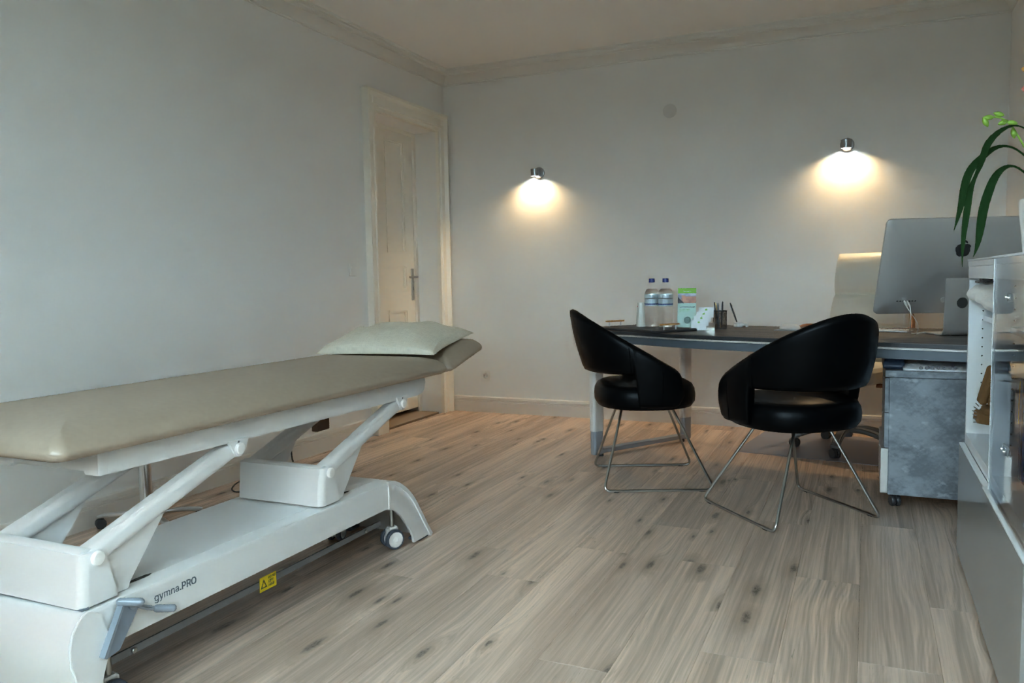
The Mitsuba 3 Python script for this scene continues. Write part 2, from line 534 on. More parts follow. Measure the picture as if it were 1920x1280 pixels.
obj('jamb', cat_(*fr), 'mat_door', door, smooth=False)
obj('threshold', bx(-0.319, -0.03, DY0 + 0.001, DY1 - 0.001, -0.02, 0.006, 0.002), 'mat_threshold', door)
obj('dark_backing', bx(-0.36, -0.321, DY0 - 0.1, DY1 + 0.1, -0.1, 2.4), 'mat_dark_slot', door, smooth=False)  # added dark plate: blocks outside light and blackens the gap under the leaf
cas = [(0.0, 0.0), (0.050, 0.0), (0.054, 0.006), (0.054, 0.020), (0.044, 0.026), (0.038, 0.034), (0.030, 0.040), (0.028, 0.082), (0.034, 0.088), (0.034, 0.098), (0.026, 0.104), (0.024, 0.125), (0.0, 0.125)]


def cprof(u0, sgn):
    return [(x, u0 + sgn * u) for x, u in cas]


casL = fixn(prism(cprof(-1.130, 1), 2.345))
casR = fixn(prism([(x, -0.028 - u * 0.92) for x, u in cas], 2.345))
top = fixn(prism([(x, 2.352 - u * 1.05) for x, u in cas], 1.102, 'y').apply_translation([0, -1.130, 0]))
obj('casing', casL, 'mat_door', door, smooth=25)
obj('casing', casR, 'mat_door', door, smooth=25)
obj('casing', top, 'mat_door', door, smooth=25)
obj('plinth', bx(0.0, 0.058, -1.136, -1.0, 0, 0.13, 0.003), 'mat_door', door)
hd = obj('door_handle', bx(LX - 0.002, LX + 0.008, -0.226, -0.190, 0.905, 1.155, 0.004), 'mat_nickel', door)
lev = fillet([(LX, -0.208, 1.09), (LX + 0.055, -0.208, 1.09), (LX + 0.055, -0.33, 1.088)], 0.018)
obj('lever', tube(lev, 0.0085, 12), 'mat_nickel', hd)
obj('keyhole', bx(LX + 0.006, LX + 0.0092, -0.2115, -0.2045, 0.985, 1.01, 0.001), 'mat_dark_slot', hd)

# ------------------------------------------------------------------ on the walls
t = thing('light_switch', 'white square light switch on the wall beside the door', 'light switch')
obj('plate', bx(0.0, 0.009, -1.341, -1.260, 1.095, 1.177, 0.004), 'mat_plastic_white', t)
obj('rocker', at(bx(0.0, 0.009, -0.0275, 0.0275, -0.0275, 0.0275, 0.002), mv(0.007, -1.3005, 1.136), rot('y', 4)), 'mat_plastic_white', t)

t = thing('power_outlet', 'white wall power outlet low on the back wall', 'power outlet')
pl = cut(bx(0.288, 0.369, -0.010, 0.0, 0.252, 0.333, 0.003), at(cyl(0.0205, 0.05, 40), mv(0.3285, 0.0, 0.2925), rot('x', 90)))
obj('plate', pl, 'mat_plastic_white', t)
obj('socket_well', at(lathe([(0.0204, 0.0098), (0.0195, 0.0098), (0.0190, 0.002), (0.0, 0.002)], 36, (False, False)), mv(0.3285, 0, 0.2925), rot('x', 90)), 'mat_white_matt', t)
for s in (-1, 1):
    obj('contact_hole', at(cyl(0.0028, 0.003, 12), mv(0.3285 + s * 0.0095, -0.0012, 0.2925), rot('x', 90)), 'mat_dark_slot', t)
    obj('earth_clip', bx(0.3265, 0.3305, -0.009, -0.003, 0.2925 + s * 0.0175 - 0.0015, 0.2925 + s * 0.0175 + 0.0015), 'mat_nickel', t)

obj('wall_cover_disc', at(cyl(0.049, 0.004, 48, 0.0015), mv(1.812, 0, 2.217), rot('x', 90)), 'mat_patch', label='flat round grey blanking disc high between the two wall lamps', cat='cover')


def wall_lamp(x, z, turn, label):
    t = thing('wall_lamp', label, 'wall lamp', 'round steel spot lamps on the back wall')
    P = mv(x, 0, z)
    obj('back_plate', at(lathe([(0.0, 0.016), (0.036, 0.016), (0.043, 0.012), (0.043, 0.0)], 48, (False, True)), P, rot('x', 90)), 'mat_lamp_steel', t)
    H = P @ rot('z', turn) @ mv(0, -0.044, 0)
    R = 0.033
    obj('arm', at(rod((0, 0.026, 0.004), (0, 0.042, 0.004), 0.010), H), 'mat_lamp_steel', t)
    head = lathe([(0.0, 0.028), (R - 0.002, 0.028), (R, 0.026), (R, -0.026), (R - 0.002, -0.026), (R - 0.003, -0.022), (R - 0.003, -0.0055), (0.0, -0.0055)], 48, (False, False))
    obj('lamp_head', at(head, H), 'mat_lamp_steel', t)
    disc = lathe([(0.019, -0.006), (0.0185, -0.0095), (0.0, -0.0095)], 32, (True, False))
    if disc.volume < 0:
        disc.invert()
    obj('lens', at(disc, H), None, t, emitter={'type': 'area', 'radiance': rgb([c * LAMP_K for c in LAMP])})
    return t


wall_lamp(0.815, 1.856, -28, 'glowing steel wall spot above and left of the water bottles')
wall_lamp(2.967, 1.884, -6, 'glowing steel wall spot above the cream office chair')

# ------------------------------------------------------------------ desk
ZD = 0.767
KD = 1.06
DESK_M = np.eye(4)
DESK_M[:3, :3] *= KD
DESK_M[:3, 3] = np.array([3.09925, -5.64206, 1.05]) * (1 - KD)
SHIFT[0] = DESK_M
ZB = 1.05 + (ZD - 0.0692 - 1.05) * KD      # under side of the apron in the room
desk = thing('desk', 'dark brown desk with angled wing and pale steel legs', 'desk')
front = [(1.647, -1.517), (1.86, -1.530), (2.185, -1.700), (2.641, -1.872), (3.151, -2.040), (3.80, -2.19)]
back = [(3.80, -1.13), (3.40, -1.10), (2.74, -1.04), (2.40, -0.96), (2.13, -0.64)]
fr_ = spline([(a, b, 0) for a, b in front[0:]], 24)[:, :2]
out_ = np.vstack([fr_, back])
dpoly = Polygon(out_).buffer(-0.02).buffer(0.02)


def layered(poly, layers):
    """A slab of stacked outlines: (inset, z) pairs of equal outlines, extruded one by one."""
    ms = []
    for (d, z0, z1) in layers:
        ms.append(prism(poly.buffer(-d), z1 - z0).apply_translation([0, 0, z0]))
    return cat_(*ms)


obj('desk_top', layered(dpoly, [(0.0, ZD - 0.019, ZD - 0.002), (0.0015, ZD - 0.002, ZD)]), 'mat_desk', desk, smooth=False)
obj('edge_band', prism(Polygon(dpoly.buffer(0.0015).exterior), 0.0165).difference(None) if False else fixn(prism(dpoly.buffer(0.0012).difference(dpoly.buffer(-0.001)), 0.016).apply_translation([0, 0, ZD - 0.0185])), 'mat_black', desk, smooth=False, label='black edge band')
obj('edge_rail', fixn(prism(dpoly.buffer(-0.008).difference(dpoly.buffer(-0.05)), 0.009).apply_translation([0, 0, ZD - 0.029])), 'mat_white_matt', desk, smooth=False, label='pale edge rail')
obj('apron', fixn(prism(dpoly.buffer(-0.022).difference(dpoly.buffer(-0.060)), 0.040).apply_translation([0, 0, ZD - 0.069])), 'mat_apron', desk, smooth=False)
SHIFT[0] = None
Pf, Pb = np.array([1.655, -1.232]), np.array([2.045, -0.600])
dv = (Pb - Pf) / np.linalg.norm(Pb - Pf)
sv = np.array([dv[1], -dv[0]])
ov = rrect(0.026, 0.042, 0.022, 6)
for P in (Pf, Pb):
    o2 = np.array([P + sv * a + dv * b for a, b in ov])
    leg = loft([np.c_[o2, np.full(len(o2), z)] for z in (0.155, ZB)])
    lg = obj('leg', leg, 'mat_white_matt', desk)
    foot = loft([np.c_[P + (o2 - P) * s, np.full(len(o2), z)] for s, z in ((0.82, 0.015), (0.9, 0.02), (0.92, 0.157))])
    obj('foot', foot, 'mat_alu_grey', lg, label='grey foot sleeve')
    q = P + dv * (0.03 if P is Pf else -0.03)
    obj('glide', at(cyl(0.016, 0.018, 20), mv(q[0], q[1], 0)), 'mat_black', lg)
a, b = Pf + dv * 0.01, Pb - dv * 0.01
bar = loft([np.array([[*(p + sv * s), z] for s, z in rrect(0.024, 0.014, 0.006, 4)]) + [0, 0, 0.034] for p in (a, b)])
obj('foot_bar', bar, 'mat_alu_grey', desk)
# right hand leg frame of the main table, behind the pedestal
for P in ((3.70, -1.30), (3.70, -1.95)):
    o2 = rrect(0.026, 0.042, 0.022, 6) + P
    obj('leg', loft([np.c_[o2, np.full(len(o2), z)] for z in (0.0, ZB)]), 'mat_white_matt', desk)

# tray and what stands on it
SHIFT[0] = DESK_M
hL, hR = np.array([1.797, -1.316]), np.array([2.172, -1.590])
ta = (hR - hL) / np.linalg.norm(hR - hL)
tb = np.array([-ta[1], ta[0]])
tc = (hL + hR) / 2 + tb * 0.045
MT = frame_at([tc[0], tc[1], ZD + 0.001], [ta[0], ta[1], 0], [tb[0], tb[1], 0], [0, 0, 1])
tray = thing('serving_tray', 'flat black tray with two bar handles under the bottles', 'tray')
obj('tray_board', at(bx(-0.252, 0.252, -0.160, 0.125, 0, 0.013, 0.004), MT), 'mat_black', tray)
for s, in ((-1,), (1,)):
    hx = s * np.linalg.norm(hR - hL) / 2
    hb = obj('handle', at(bx(hx - 0.006, hx + 0.006, -0.045 - 0.063, -0.045 + 0.063, 0.036, 0.045, 0.002), MT), 'mat_handle_wood', tray, label='wooden handle bar on steel posts')
    for q in (-0.04, 0.04):
        obj('post', at(cyl(0.0035, 0.025, 12), MT, mv(hx, -0.045 + q, 0.012)), 'mat_alu', hb)

ZT = ZD + 0.0145
bprof = [(0.0, 0.0), (0.034, 0.0), (0.038, 0.004), (0.039, 0.010), (0.039, 0.110), (0.0385, 0.125), (0.039, 0.140), (0.0405, 0.165), (0.040, 0.180), (0.036, 0.197), (0.026, 0.214), (0.0175, 0.226), (0.0145, 0.236), (0.0140, 0.252)]


def _blabel(p, n, uv):
    w = smoothstep(0.0, 0.02, uv.y)
    band = smoothstep(0.10, 0.13, uv.y) * (1 - smoothstep(0.20, 0.23, uv.y))
    txt = smoothstep(0.5, 0.6, noise(uv.x * 90, dr.floor(uv.y * 14) * 7.0)) * smoothstep(0.35, 0.36, uv.y - dr.floor(uv.y * 14) / 14 + 0.3)
    txt = txt * smoothstep(0.36, 0.40, uv.y) * (1 - smoothstep(0.8, 0.86, uv.y)) * smoothstep(0.1, 0.2, dr.abs(uv.x - 0.5))
    c = mix(lin(196, 214, 226), lin(140, 158, 180), txt)
    return mix(c, lin(20, 55, 120), band)


prin('mat_bottle_label', mikit.proc(_blabel), 0.5)
prin('mat_bottle_print', lin(40, 52, 90), 0.5)


def label_mesh(r, z0, z1, x, y, n=40):
    a = np.arange(n + 1) / n * 2 * PI
    v = np.vstack([np.c_[r * np.cos(a) + x, r * np.sin(a) + y, np.full(n + 1, z)] for z in (z0, z1)])
    f = []
    for i in range(n):
        f += [[i, i + 1, n + 2 + i], [i, n + 2 + i, n + 1 + i]]
    uv = np.vstack([np.c_[np.arange(n + 1) / n, np.full(n + 1, q)] for q in (0.0, 1.0)])
    return trimesh.Trimesh(v, np.array(f), process=False), uv


for (x, y, rz, lb) in ((2.023, -1.370, 0, 'glass water bottle beside the stacked cups'), (2.107, -1.404, 40, 'glass water bottle beside the flyer holder')):
    t = thing('water_bottle', lb + ', blue cap', 'bottle', 'water bottles on the tray')
    P = mv(x, y, ZT)
    obj('bottle_glass', at(lathe(bprof, 40, (False, False)), P), 'mat_glass', t, smooth=True)
    wp = [(0.0, 0.0035), (0.033, 0.0035), (0.0365, 0.007), (0.0370, 0.014), (0.0370, 0.110), (0.0365, 0.125), (0.0370, 0.140), (0.0385, 0.165), (0.038, 0.180), (0.034, 0.196), (0.0265, 0.208), (0.0, 0.208)]
    obj('water', at(lathe(wp, 40, (False, False)), P), 'mat_water', t, smooth=30)
    lm, luv = label_mesh(0.0398, ZT + 0.115, ZT + 0.178, x, y)
    obj('paper_label', lm, 'mat_bottle_label', t, smooth=False, uv=luv)
    obj('cap', at(lathe([(0.0, 0.264), (0.0150, 0.264), (0.0162, 0.262), (0.0165, 0.242), (0.0150, 0.242)], 32, (False, False)), P), 'mat_blue_cap', t)

t = thing('cup_stack', 'stack of white paper cups next to the water bottles', 'cups')
for k in range(12):
    cp = lathe([(0.019 + 0.0, 0.0), (0.0255, 0.078), (0.0265, 0.0785), (0.0268, 0.081), (0.0258, 0.081)], 32, (False, False)) if False else \
        lathe([(0.0262, 0.0), (0.0268, 0.0015), (0.0262, 0.003), (0.0252, 0.003), (0.0200, 0.074), (0.0, 0.074)], 32, (False, False))
    obj('cup', at(cp, mv(1.957, -1.352, ZT + 0.0052 * k)), 'mat_cup', t)
pr = cat_(*[at(bx(-0.003, 0.003, -0.0005, 0.0005, z, z + h), mv(1.957, -1.352, 0) @ rot('z', -38) @ mv(0, -0.0238, 0)) for z, h in ((ZT + 0.108, 0.006),)])
obj('print', pr, 'mat_red', t, label='small red print')

# flyer holder with flyer
VF = np.array([2.232 - CAM[0], -1.328 - CAM[1]])
VF = VF / np.linalg.norm(VF)
fx = np.array([0.96, -0.28])


def stand_frame(x, y, ang, lean, z=ZD):
    """x along the face, y away from the viewer of that face, z up the leaning face."""
    return mv(x, y, z) @ rot('z', ang) @ rot('x', -lean)


MF = stand_frame(2.196, -1.295, 6, 12, ZD + 0.0045)
t = thing('flyer_holder', 'clear acrylic flyer holder between bottles and business cards', 'holder')
def sheet(a, b, c, d):
    return trimesh.Trimesh([a, b, c, d], [[0, 1, 2], [0, 2, 3]], process=False)


hold = cat_(sheet((-0.056, 0.014, 0), (-0.056, -0.013, 0), (-0.056, -0.013, 0.10), (-0.056, 0.014, 0.12)), sheet((0.056, 0.014, 0), (0.056, -0.013, 0), (0.056, -0.013, 0.10), (0.056, 0.014, 0.12)))
fp = Polygon([(-0.056, 0), (0.056, 0), (0.056, 0.10), (0.046, 0.085), (0.028, 0.075), (0.0, 0.072), (-0.028, 0.075), (-0.046, 0.085), (-0.056, 0.10)])
fv, ff = trimesh.creation.triangulate_polygon(fp, engine='earcut')
hold = cat_(hold, trimesh.Trimesh(np.c_[fv[:, 0], np.full(len(fv), -0.013), fv[:, 1]], ff, process=False))
obj('shell', at(hold, MF), 'mat_acrylic', t, smooth=False)
obj('base_lip', at(bx(-0.058, 0.058, -0.02, 0.03, 0.0, 0.0012, 0.0004), mv(2.196, -1.295, ZD + 0.0004) @ rot('z', 6)), 'mat_acrylic', t)


def _flyer_photo(p, n, uv):
    u, v = uv.x, uv.y
    c = mix(lin(190, 195, 210), lin(150, 158, 180), smoothstep(0.3, 0.7, fbm(u * 4, v * 3)))
    skin = smoothstep(0.45, 0.55, u + 0.35 * noise(u * 4, v * 4) - 0.35 * (v - 0.4))
    c = mix(c, mix(lin(205, 150, 125), lin(160, 105, 90), noise(u * 6, v * 5)), skin * (1 - smoothstep(0.62, 0.78, v)))
    arm = smoothstep(0.2, 0.1, dr.abs(u - 0.36 + 0.1 * v)) if False else (1 - smoothstep(0.08, 0.13, dr.abs(u - 0.34 + 0.15 * (v - 0.5))))
    c = mix(c, lin(206, 152, 128), arm * smoothstep(0.15, 0.25, v) * (1 - smoothstep(0.75, 0.85, v)))
    blk = (1 - smoothstep(0.33, 0.38, u + v * 0.55)) * 1.0
    return mix(c, lin(22, 22, 30), blk)


prin('mat_flyer_photo', mikit.proc(_flyer_photo), 0.45)
t2 = thing('flyer', 'green and white flyer headed OSTEOPATHIE in the clear holder', 'flyer')
obj('sheet', at(bx(-0.0495, 0.0495, 0.0, 0.008, 0.003, 0.222), MF), 'mat_mint', t2, smooth=False)
obj('header', at(bx(-0.0495, 0.0495, -0.0006, 0.0, 0.193, 0.222), MF), 'mat_green', t2, smooth=False)
ph = trimesh.Trimesh([[-0.0495, -0.0006, 0.138], [0.0495, -0.0006, 0.138], [0.0495, -0.0006, 0.193], [-0.0495, -0.0006, 0.193]], [[0, 1, 2], [0, 2, 3]], process=False)
obj('picture', at(ph, MF), 'mat_flyer_photo', t2, smooth=False, uv=np.array([[0, 0], [1, 0], [1, 1], [0, 1.0]]))
UP = frame_at([0, 0, 0], [1, 0, 0], [0, 0, 1], [0, -1, 0])


def put(s, h, x, z, M, mat, parent, bold=False, y=-0.0002, nm='lettering'):
    m = text(s, h, bold, 0.0006)
    obj(nm, at(m, M, mv(x, y, z), UP), mat, parent, smooth=False)


put('OSTEOPATHIE', 0.0085, -0.040, 0.112, MF, 'mat_text_grey', t2)
put('Osteopathie', 0.0055, -0.022, 0.202, MF, 'mat_paper', t2, y=-0.0008)
put('Die sanfte Medizin', 0.0048, -0.040, 0.101, MF, 'mat_green', t2)
put('natürlich und gesund', 0.0042, -0.040, 0.093, MF, 'mat_green', t2)
obj('round_seal', at(cyl(0.0185, 0.0006, 40), MF, mv(-0.006 + 0.012, -0.0150, 0.042), rot('x', 90)), 'mat_dark_green', t2, label='round dark green seal')
for k in range(4):
    obj('seal_line', at(bx(-0.011 + 0.002 * abs(k - 1.5), 0.011 - 0.002 * abs(k - 1.5), -0.0003, 0.0, 0, 0.0016), MF, mv(0.006, -0.0156, 0.033 + k * 0.0055), rot('y', -8)), 'mat_mint', t2, smooth=False)

# business cards in a four-step holder
MC = mv(2.315, -1.462, ZD) @ rot('z', 8)
t = thing('card_holder', 'clear acrylic four-step card holder in front of the pencil cup', 'card holder')
ac = []
for k in range(5):
    y_, h_ = k * 0.020, 0.022 + k * 0.021
    ac.append(sheet((-0.062, y_, 0), (0.062, y_, 0), (0.062, y_ + 0.01 * h_, h_), (-0.062, y_ + 0.01 * h_, h_)))
sp = Polygon([(-0.012, 0), (0.085, 0), (0.085, 0.106), (0.064, 0.106), (0.062, 0.085), (0.044, 0.085), (0.042, 0.064), (0.024, 0.064), (0.022, 0.043), (0.004, 0.043), (0.002, 0.022), (-0.012, 0.018)])
sv_, sf_ = trimesh.creation.triangulate_polygon(sp, engine='earcut')
for s in (-0.062, 0.062):
    ac.append(trimesh.Trimesh(np.c_[np.full(len(sv_), s), sv_], sf_, process=False))
obj('shell', at(cat_(*ac), MC), 'mat_acrylic', t, smooth=False)
for k in range(4):
    c = thing('business_card_pile', f'white business cards with green apple mark, {("lowest", "second lowest", "second highest", "highest")[k]} step of the card holder', 'business cards', 'business card piles in the card holder')
    z0 = 0.004 + k * 0.021
    B = MC @ mv(-0.020 + 0.012 * k, 0.006 + k * 0.020, z0) @ rot('x', -10)
    obj('cards', at(bx(-0.038, 0.038, 0.0, 0.007, 0.0, 0.054), B), 'mat_paper', c, smooth=False)
    ap = unary_union([Point(-0.0022, 0).buffer(0.0042), Point(0.0022, 0).buffer(0.0042)])
    obj('apple_mark', at(fixn(prism(ap, 0.0004, 'y')), B, mv(0.0, -0.0005, 0.0415)), 'mat_green', c, smooth=False)
    obj('leaf_mark', at(fixn(prism(Polygon([(0, 0), (0.003, 0.001), (0.0045, 0.004), (0.0015, 0.003)]), 0.0004, 'y')), B, mv(0.0, -0.0005, 0.0455)), 'mat_green', c, smooth=False)

t = thing('pencil_cup', 'black wire mesh pencil cup behind the business cards', 'pencil cup')
PC = mv(2.372, -1.268, ZD)
ring = []
for k in range(36):
    a = k * 2 * PI / 36
    ring.append(rod((0.036 * math.cos(a), 0.036 * math.sin(a), 0.002), (0.036 * math.cos(a), 0.036 * math.sin(a), 0.098), 0.0008, 5))
for z in np.linspace(0.008, 0.092, 13):
    th = np.linspace(0, 2 * PI, 37)
    ring.append(tube(np.c_[0.036 * np.cos(th), 0.036 * np.sin(th), np.full(37, z)], 0.0007, 4))
obj('mesh', at(cat_(*ring), PC), 'mat_black', t, smooth=False)
obj('rim', at(lathe([(0.0375, 0.095), (0.0385, 0.097), (0.0375, 0.100), (0.0352, 0.100), (0.0350, 0.095), (0.0375, 0.095)], 36, (False, False)), PC), 'mat_black', t)
obj('cup_base', at(cyl(0.0365, 0.003, 36), PC), 'mat_black', t)


def pen(x, y, z, dx, dy, length, mat, lb, clip=True):
    t = thing('pen', lb, 'pen')
    d = np.array([dx, dy, 1.0])
    d /= np.linalg.norm(d)
    o = np.array([x, y, z])
    u = np.cross(d, [0, 1, 0.2])
    u /= np.linalg.norm(u)
    M = frame_at(o, u, np.cross(d, u), d)
    b = lathe([(0.0004, 0), (0.0012, 0.004), (0.0040, 0.018), (0.0044, 0.03), (0.0044, length - 0.012), (0.0038, length - 0.01), (0.0030, length - 0.002), (0.0, length)], 14, (True, False))
    obj('barrel', at(b, M), mat, t)
    if clip:
        obj('clip', at(bx(0.0045, 0.0060, -0.0015, 0.0015, length - 0.05, length - 0.012, 0.0005), M), 'mat_alu', t)


pen(2.362, -1.268, ZD + 0.004, -0.14, 0.02, 0.142, 'mat_black', 'black pen leaning left in the pencil cup')
pen(2.376, -1.262, ZD + 0.004, -0.20, -0.06, 0.140, 'mat_brass', 'gold coloured pen in the pencil cup')
pen(2.380, -1.272, ZD + 0.004, 0.05, 0.0, 0.146, 'mat_black', 'black upright pen at the front of the pencil cup')
pen(2.368, -1.275, ZD + 0.004, -0.05, 0.06, 0.136, 'mat_grey_steel', 'dark grey pen in the pencil cup')

t = thing('pen_holder', 'small white vertebra shaped pen holder on the bare desk', 'pen holder')
PH = mv(2.445, -1.095, ZD)
obj('body', at(lathe([(0.0, 0.0), (0.024, 0.0), (0.027, 0.004), (0.024, 0.012), (0.023, 0.018), (0.028, 0.024), (0.027, 0.028), (0.010, 0.026), (0.006, 0.014), (0.0, 0.014)], 32, (False, False)), PH), 'mat_white_matt', t)
for dx, dy, a in ((0.038, 0.0, 20), (0.026, 0.022, 50), (0.026, -0.020, -30)):
    obj('process', at(trimesh.creation.icosphere(2, 1.0), PH, mv(dx, dy, 0.016), rot('z', a), np.diag([0.018, 0.008, 0.011, 1.0])), 'mat_white_matt', t, smooth=True)
obj('foot', at(cyl(0.008, 0.014, 20, 0.002), PH, mv(0.046, 0.002, 0)), 'mat_white_matt', t)
pen(2.441, -1.095, ZD + 0.014, -0.34, -0.04, 0.128, 'mat_black', 'black pen slanting in the white pen holder')

obj('mouse_pad', at(bx(-0.11, 0.11, -0.09, 0.09, 0, 0.003, 0.001), mv(2.79, -1.31, ZD) @ rot('z', -14)), 'mat_grey_plastic', label='grey mouse pad on the desk behind the near armchair', cat='mouse pad')
mo = loft([np.c_[rrect(0.030 - d, 0.055 - d, 0.026, 8), np.full(32, z)] for d, z in ((0.002, 0), (0, 0.003), (0, 0.010), (0.004, 0.018), (0.012, 0.024), (0.022, 0.026))])
obj('computer_mouse', at(mo, mv(2.735, -1.30, ZD + 0.003) @ rot('z', 60)), 'mat_plastic_white', label='white computer mouse on the grey pad', cat='mouse')

kb = thing('keyboard', 'slim silver and white keyboard lying left of the monitor stand', 'keyboard')
KB = mv(3.10, -1.33, ZD) @ rot('z', -16)
obj('case', at(bx(-0.20, 0.20, -0.057, 0.057, 0, 0.008, 0.003), KB), 'mat_alu', kb)
for r in range(5):
    for c in range(14):
        obj('key', at(bx(-0.0105, 0.0105, -0.0085, 0.0085, 0.008, 0.0105, 0.001, 2), KB, mv(-0.182 + c * 0.028, -0.042 + r * 0.021, 0)), 'mat_plastic_white', kb, smooth=False)

# monitor seen from behind
MW, MH, MYAW, MTILT = 0.6515, 0.4434, 0.33897, 0.34208
Mm = mv(3.43308, -1.57556, 0.86492) @ rot('z', math.degrees(MYAW)) @ rot('x', math.degrees(MTILT))     # x along width, y away from camera, z up the back
mon = thing('monitor', 'silver all-in-one computer seen from behind on the desk', 'computer')
rings = []
for (d, y) in ((0.0, 0.012), (0.0, 0.006), (0.003, 0.002), (0.03, -0.006), (0.08, -0.016), (0.14, -0.024), (0.20, -0.028)):
    o = rrect(MW / 2 - d, MH / 2 - d, max(0.022 - d * 0.1, 0.01), 8)
    rings.append(np.c_[o[:, 0], np.full(len(o), y), o[:, 1] + MH / 2])
body = loft(rings)
obj('housing', at(body, Mm), 'mat_imac', mon, smooth=40)
obj('screen', at(bx(-MW / 2 + 0.012, MW / 2 - 0.012, 0.012, 0.0135, 0.012, MH - 0.012), Mm), 'mat_screen', mon, smooth=False)
# the fruit emblem with its bite and leaf
ap = unary_union([Point(-0.0115, 0.003).buffer(0.0215), Point(0.0115, 0.003).buffer(0.0215), Point(-0.0085, -0.013).buffer(0.0185), Point(0.0085, -0.013).buffer(0.0185)]).buffer(0.004).buffer(-0.004)
ap = ap.difference(Point(0.0, 0.0305).buffer(0.0085)).difference(Point(0.0425, 0.004).buffer(0.0155)).difference(Point(0, -0.0385).buffer(0.0085))
lf = Point(0.0, 0.0).buffer(0.018).intersection(Point(0.018, 0.018).buffer(0.018))
from shapely import affinity
lf = affinity.translate(affinity.scale(lf, 0.8, 0.8, origin=(0, 0)), 0.0, 0.0275)
emb = cat_(fixn(prism(ap, 0.0016, 'y')), fixn(prism(lf, 0.0016, 'y')))
obj('emblem', at(emb, Mm, mv(0.0, -0.0295, MH * 0.70)), 'mat_black_gloss', mon, smooth=False, label='black fruit emblem with a bite')
obj('power_inlet', at(cyl(0.013, 0.004, 28, 0.001), Mm, mv(-0.04, -0.0195, MH * 0.17), rot('x', 90)), 'mat_plastic_white', mon)
for k in range(7):
    obj('port', at(bx(-0.004, 0.004, -0.0008, 0.0008, -0.0025, 0.0025), Mm, mv(-0.235 + k * 0.013, -0.0135, MH * 0.155)), 'mat_dark_slot', mon, smooth=False)
# stand: a bent plate down the back and forward under the screen
yaw_only = mv(3.43308, -1.57556, 0) @ rot('z', math.degrees(MYAW))
sp_ = fillet([(0.030, 1.105), (-0.086, 1.100), (-0.070, ZD + 0.006), (0.135, ZD + 0.0045)], 0.03, 8)
nrm = np.gradient(sp_, axis=0)
nrm = np.c_[-nrm[:, 1], nrm[:, 0]] / np.linalg.norm(nrm, axis=1, keepdims=True)
a_, b_ = sp_ + nrm * 0.003, sp_ - nrm * 0.003
hwid = 0.088


def strip(p0, p1, w0, w1):
    rs = []
    n = len(p0)
    for i in range(n):
        w = w0 + (w1 - w0) * i / (n - 1)
        rs.append(np.array([[-w, p0[i][0], p0[i][1]], [w, p0[i][0], p0[i][1]], [w, p1[i][0], p1[i][1]], [-w, p1[i][0], p1[i][1]]]))
    return loft(rs)


stand_m = strip(a_, b_, 0.069, 0.080)
stand_m = unman(man(stand_m) - man(at(cyl(0.024, 0.4, 40), mv(0, 0.1, 0.915), rot('x', 90))))
yaw_only = yaw_only @ mv(0.026, 0, 0)
sd_ = obj('stand', at(stand_m, yaw_only), 'mat_imac', mon, smooth=35)
obj('hole_shade_disc', at(cyl(0.0238, 0.003, 36), yaw_only, mv(0, -0.0745, 0.915), rot('x', 90)), 'mat_dark_slot', sd_)  # dark disc filling the cable hole, stands in for the shade seen through it
for dx, bend in ((0.0, 0.02), (0.012, -0.015)):
    P0 = (Mm @ np.array([-0.205 + dx, -0.016, MH * 0.155, 1]))[:3]
    pth = spline([P0, P0 + [0.012, -0.035, -0.03], P0 + [0.03 + bend, -0.02, -0.09], P0 + [0.035 + bend, 0.09, 0.77 - P0[2] if False else ZD + 0.007 - P0[2]], P0 + [0.10, 0.2, ZD + 0.007 - P0[2]]], 30)
    obj('data_cable', tube(pth, 0.0022, 8), 'mat_plastic_white', mon)
    obj('plug', rod(P0, P0 + np.array([0.010, -0.030, -0.022]), 0.0045, 10), 'mat_plastic_white', mon)

# pedestal on castors with a bag on top
SHIFT[0] = None
ped = thing('drawer_pedestal', 'grey concrete look drawer pedestal on castors under the desk', 'drawer unit')
PX0, PX1, PY0, PY1 = 3.178, 3.60, -1.78, -1.22
obj('carcass', bx(PX0 + 0.018, PX1, PY0, PY1, 0.062, 0.590, 0.0015, 2), 'mat_concrete', ped)
obj('top_board', bx(PX0, PX1, PY0 - 0.001, PY1, 0.591, 0.622, 0.0015, 2), 'mat_concrete', ped)
for k, (z0, z1, o) in enumerate(((0.066, 0.27, 0.012), (0.274, 0.43, 0.0), (0.434, 0.587, 0.0))):
    dd = obj('drawer', bx(PX0 - o, PX0 + 0.018, PY0 + (0.0 if k else 0.006), PY1, z0, z1, 0.001, 2), 'mat_concrete' if k else 'mat_white', ped)
    obj('edge_pull', bx(PX0 - o - 0.004, PX0 - o, PY0 + 0.15, PY1 - 0.15, z1 - 0.02, z1 - 0.012, 0.001, 2), 'mat_alu', dd)


def castor(x, y, r, w, parent, mat='mat_black', ang=20, top=0.062):
    M = mv(x, y, r) @ rot('z', ang)
    c = obj('castor', at(cat_(*[at(lathe([(r * 0.5, -w / 2), (r * 0.9, -w / 2), (r, -w / 4), (r, w / 4), (r * 0.9, w / 2), (r * 0.5, w / 2)], 28), mv(s * (w * 0.62), 0, 0), rot('y', 90)) for s in (-1, 1)]), M), mat, parent)
    obj('bracket', at(cat_(bx(-w * 0.15, w * 0.15, -r * 0.6, r * 0.6, -r * 0.1, r * 1.02, 0.002), at(cyl(0.007, max(top - r, 0.012), 12), mv(0, 0.006, 0))), M), mat, c)
    return c


for x, y in ((PX0 + 0.05, PY0 + 0.05), (PX1 - 0.05, PY0 + 0.05), (PX0 + 0.05, PY1 - 0.05), (PX1 - 0.05, PY1 - 0.05)):
    castor(x, y, 0.026, 0.018, ped)

t = thing('folded_bag', 'folded bluish plastic packet with row of black symbols on the pedestal', 'bag')


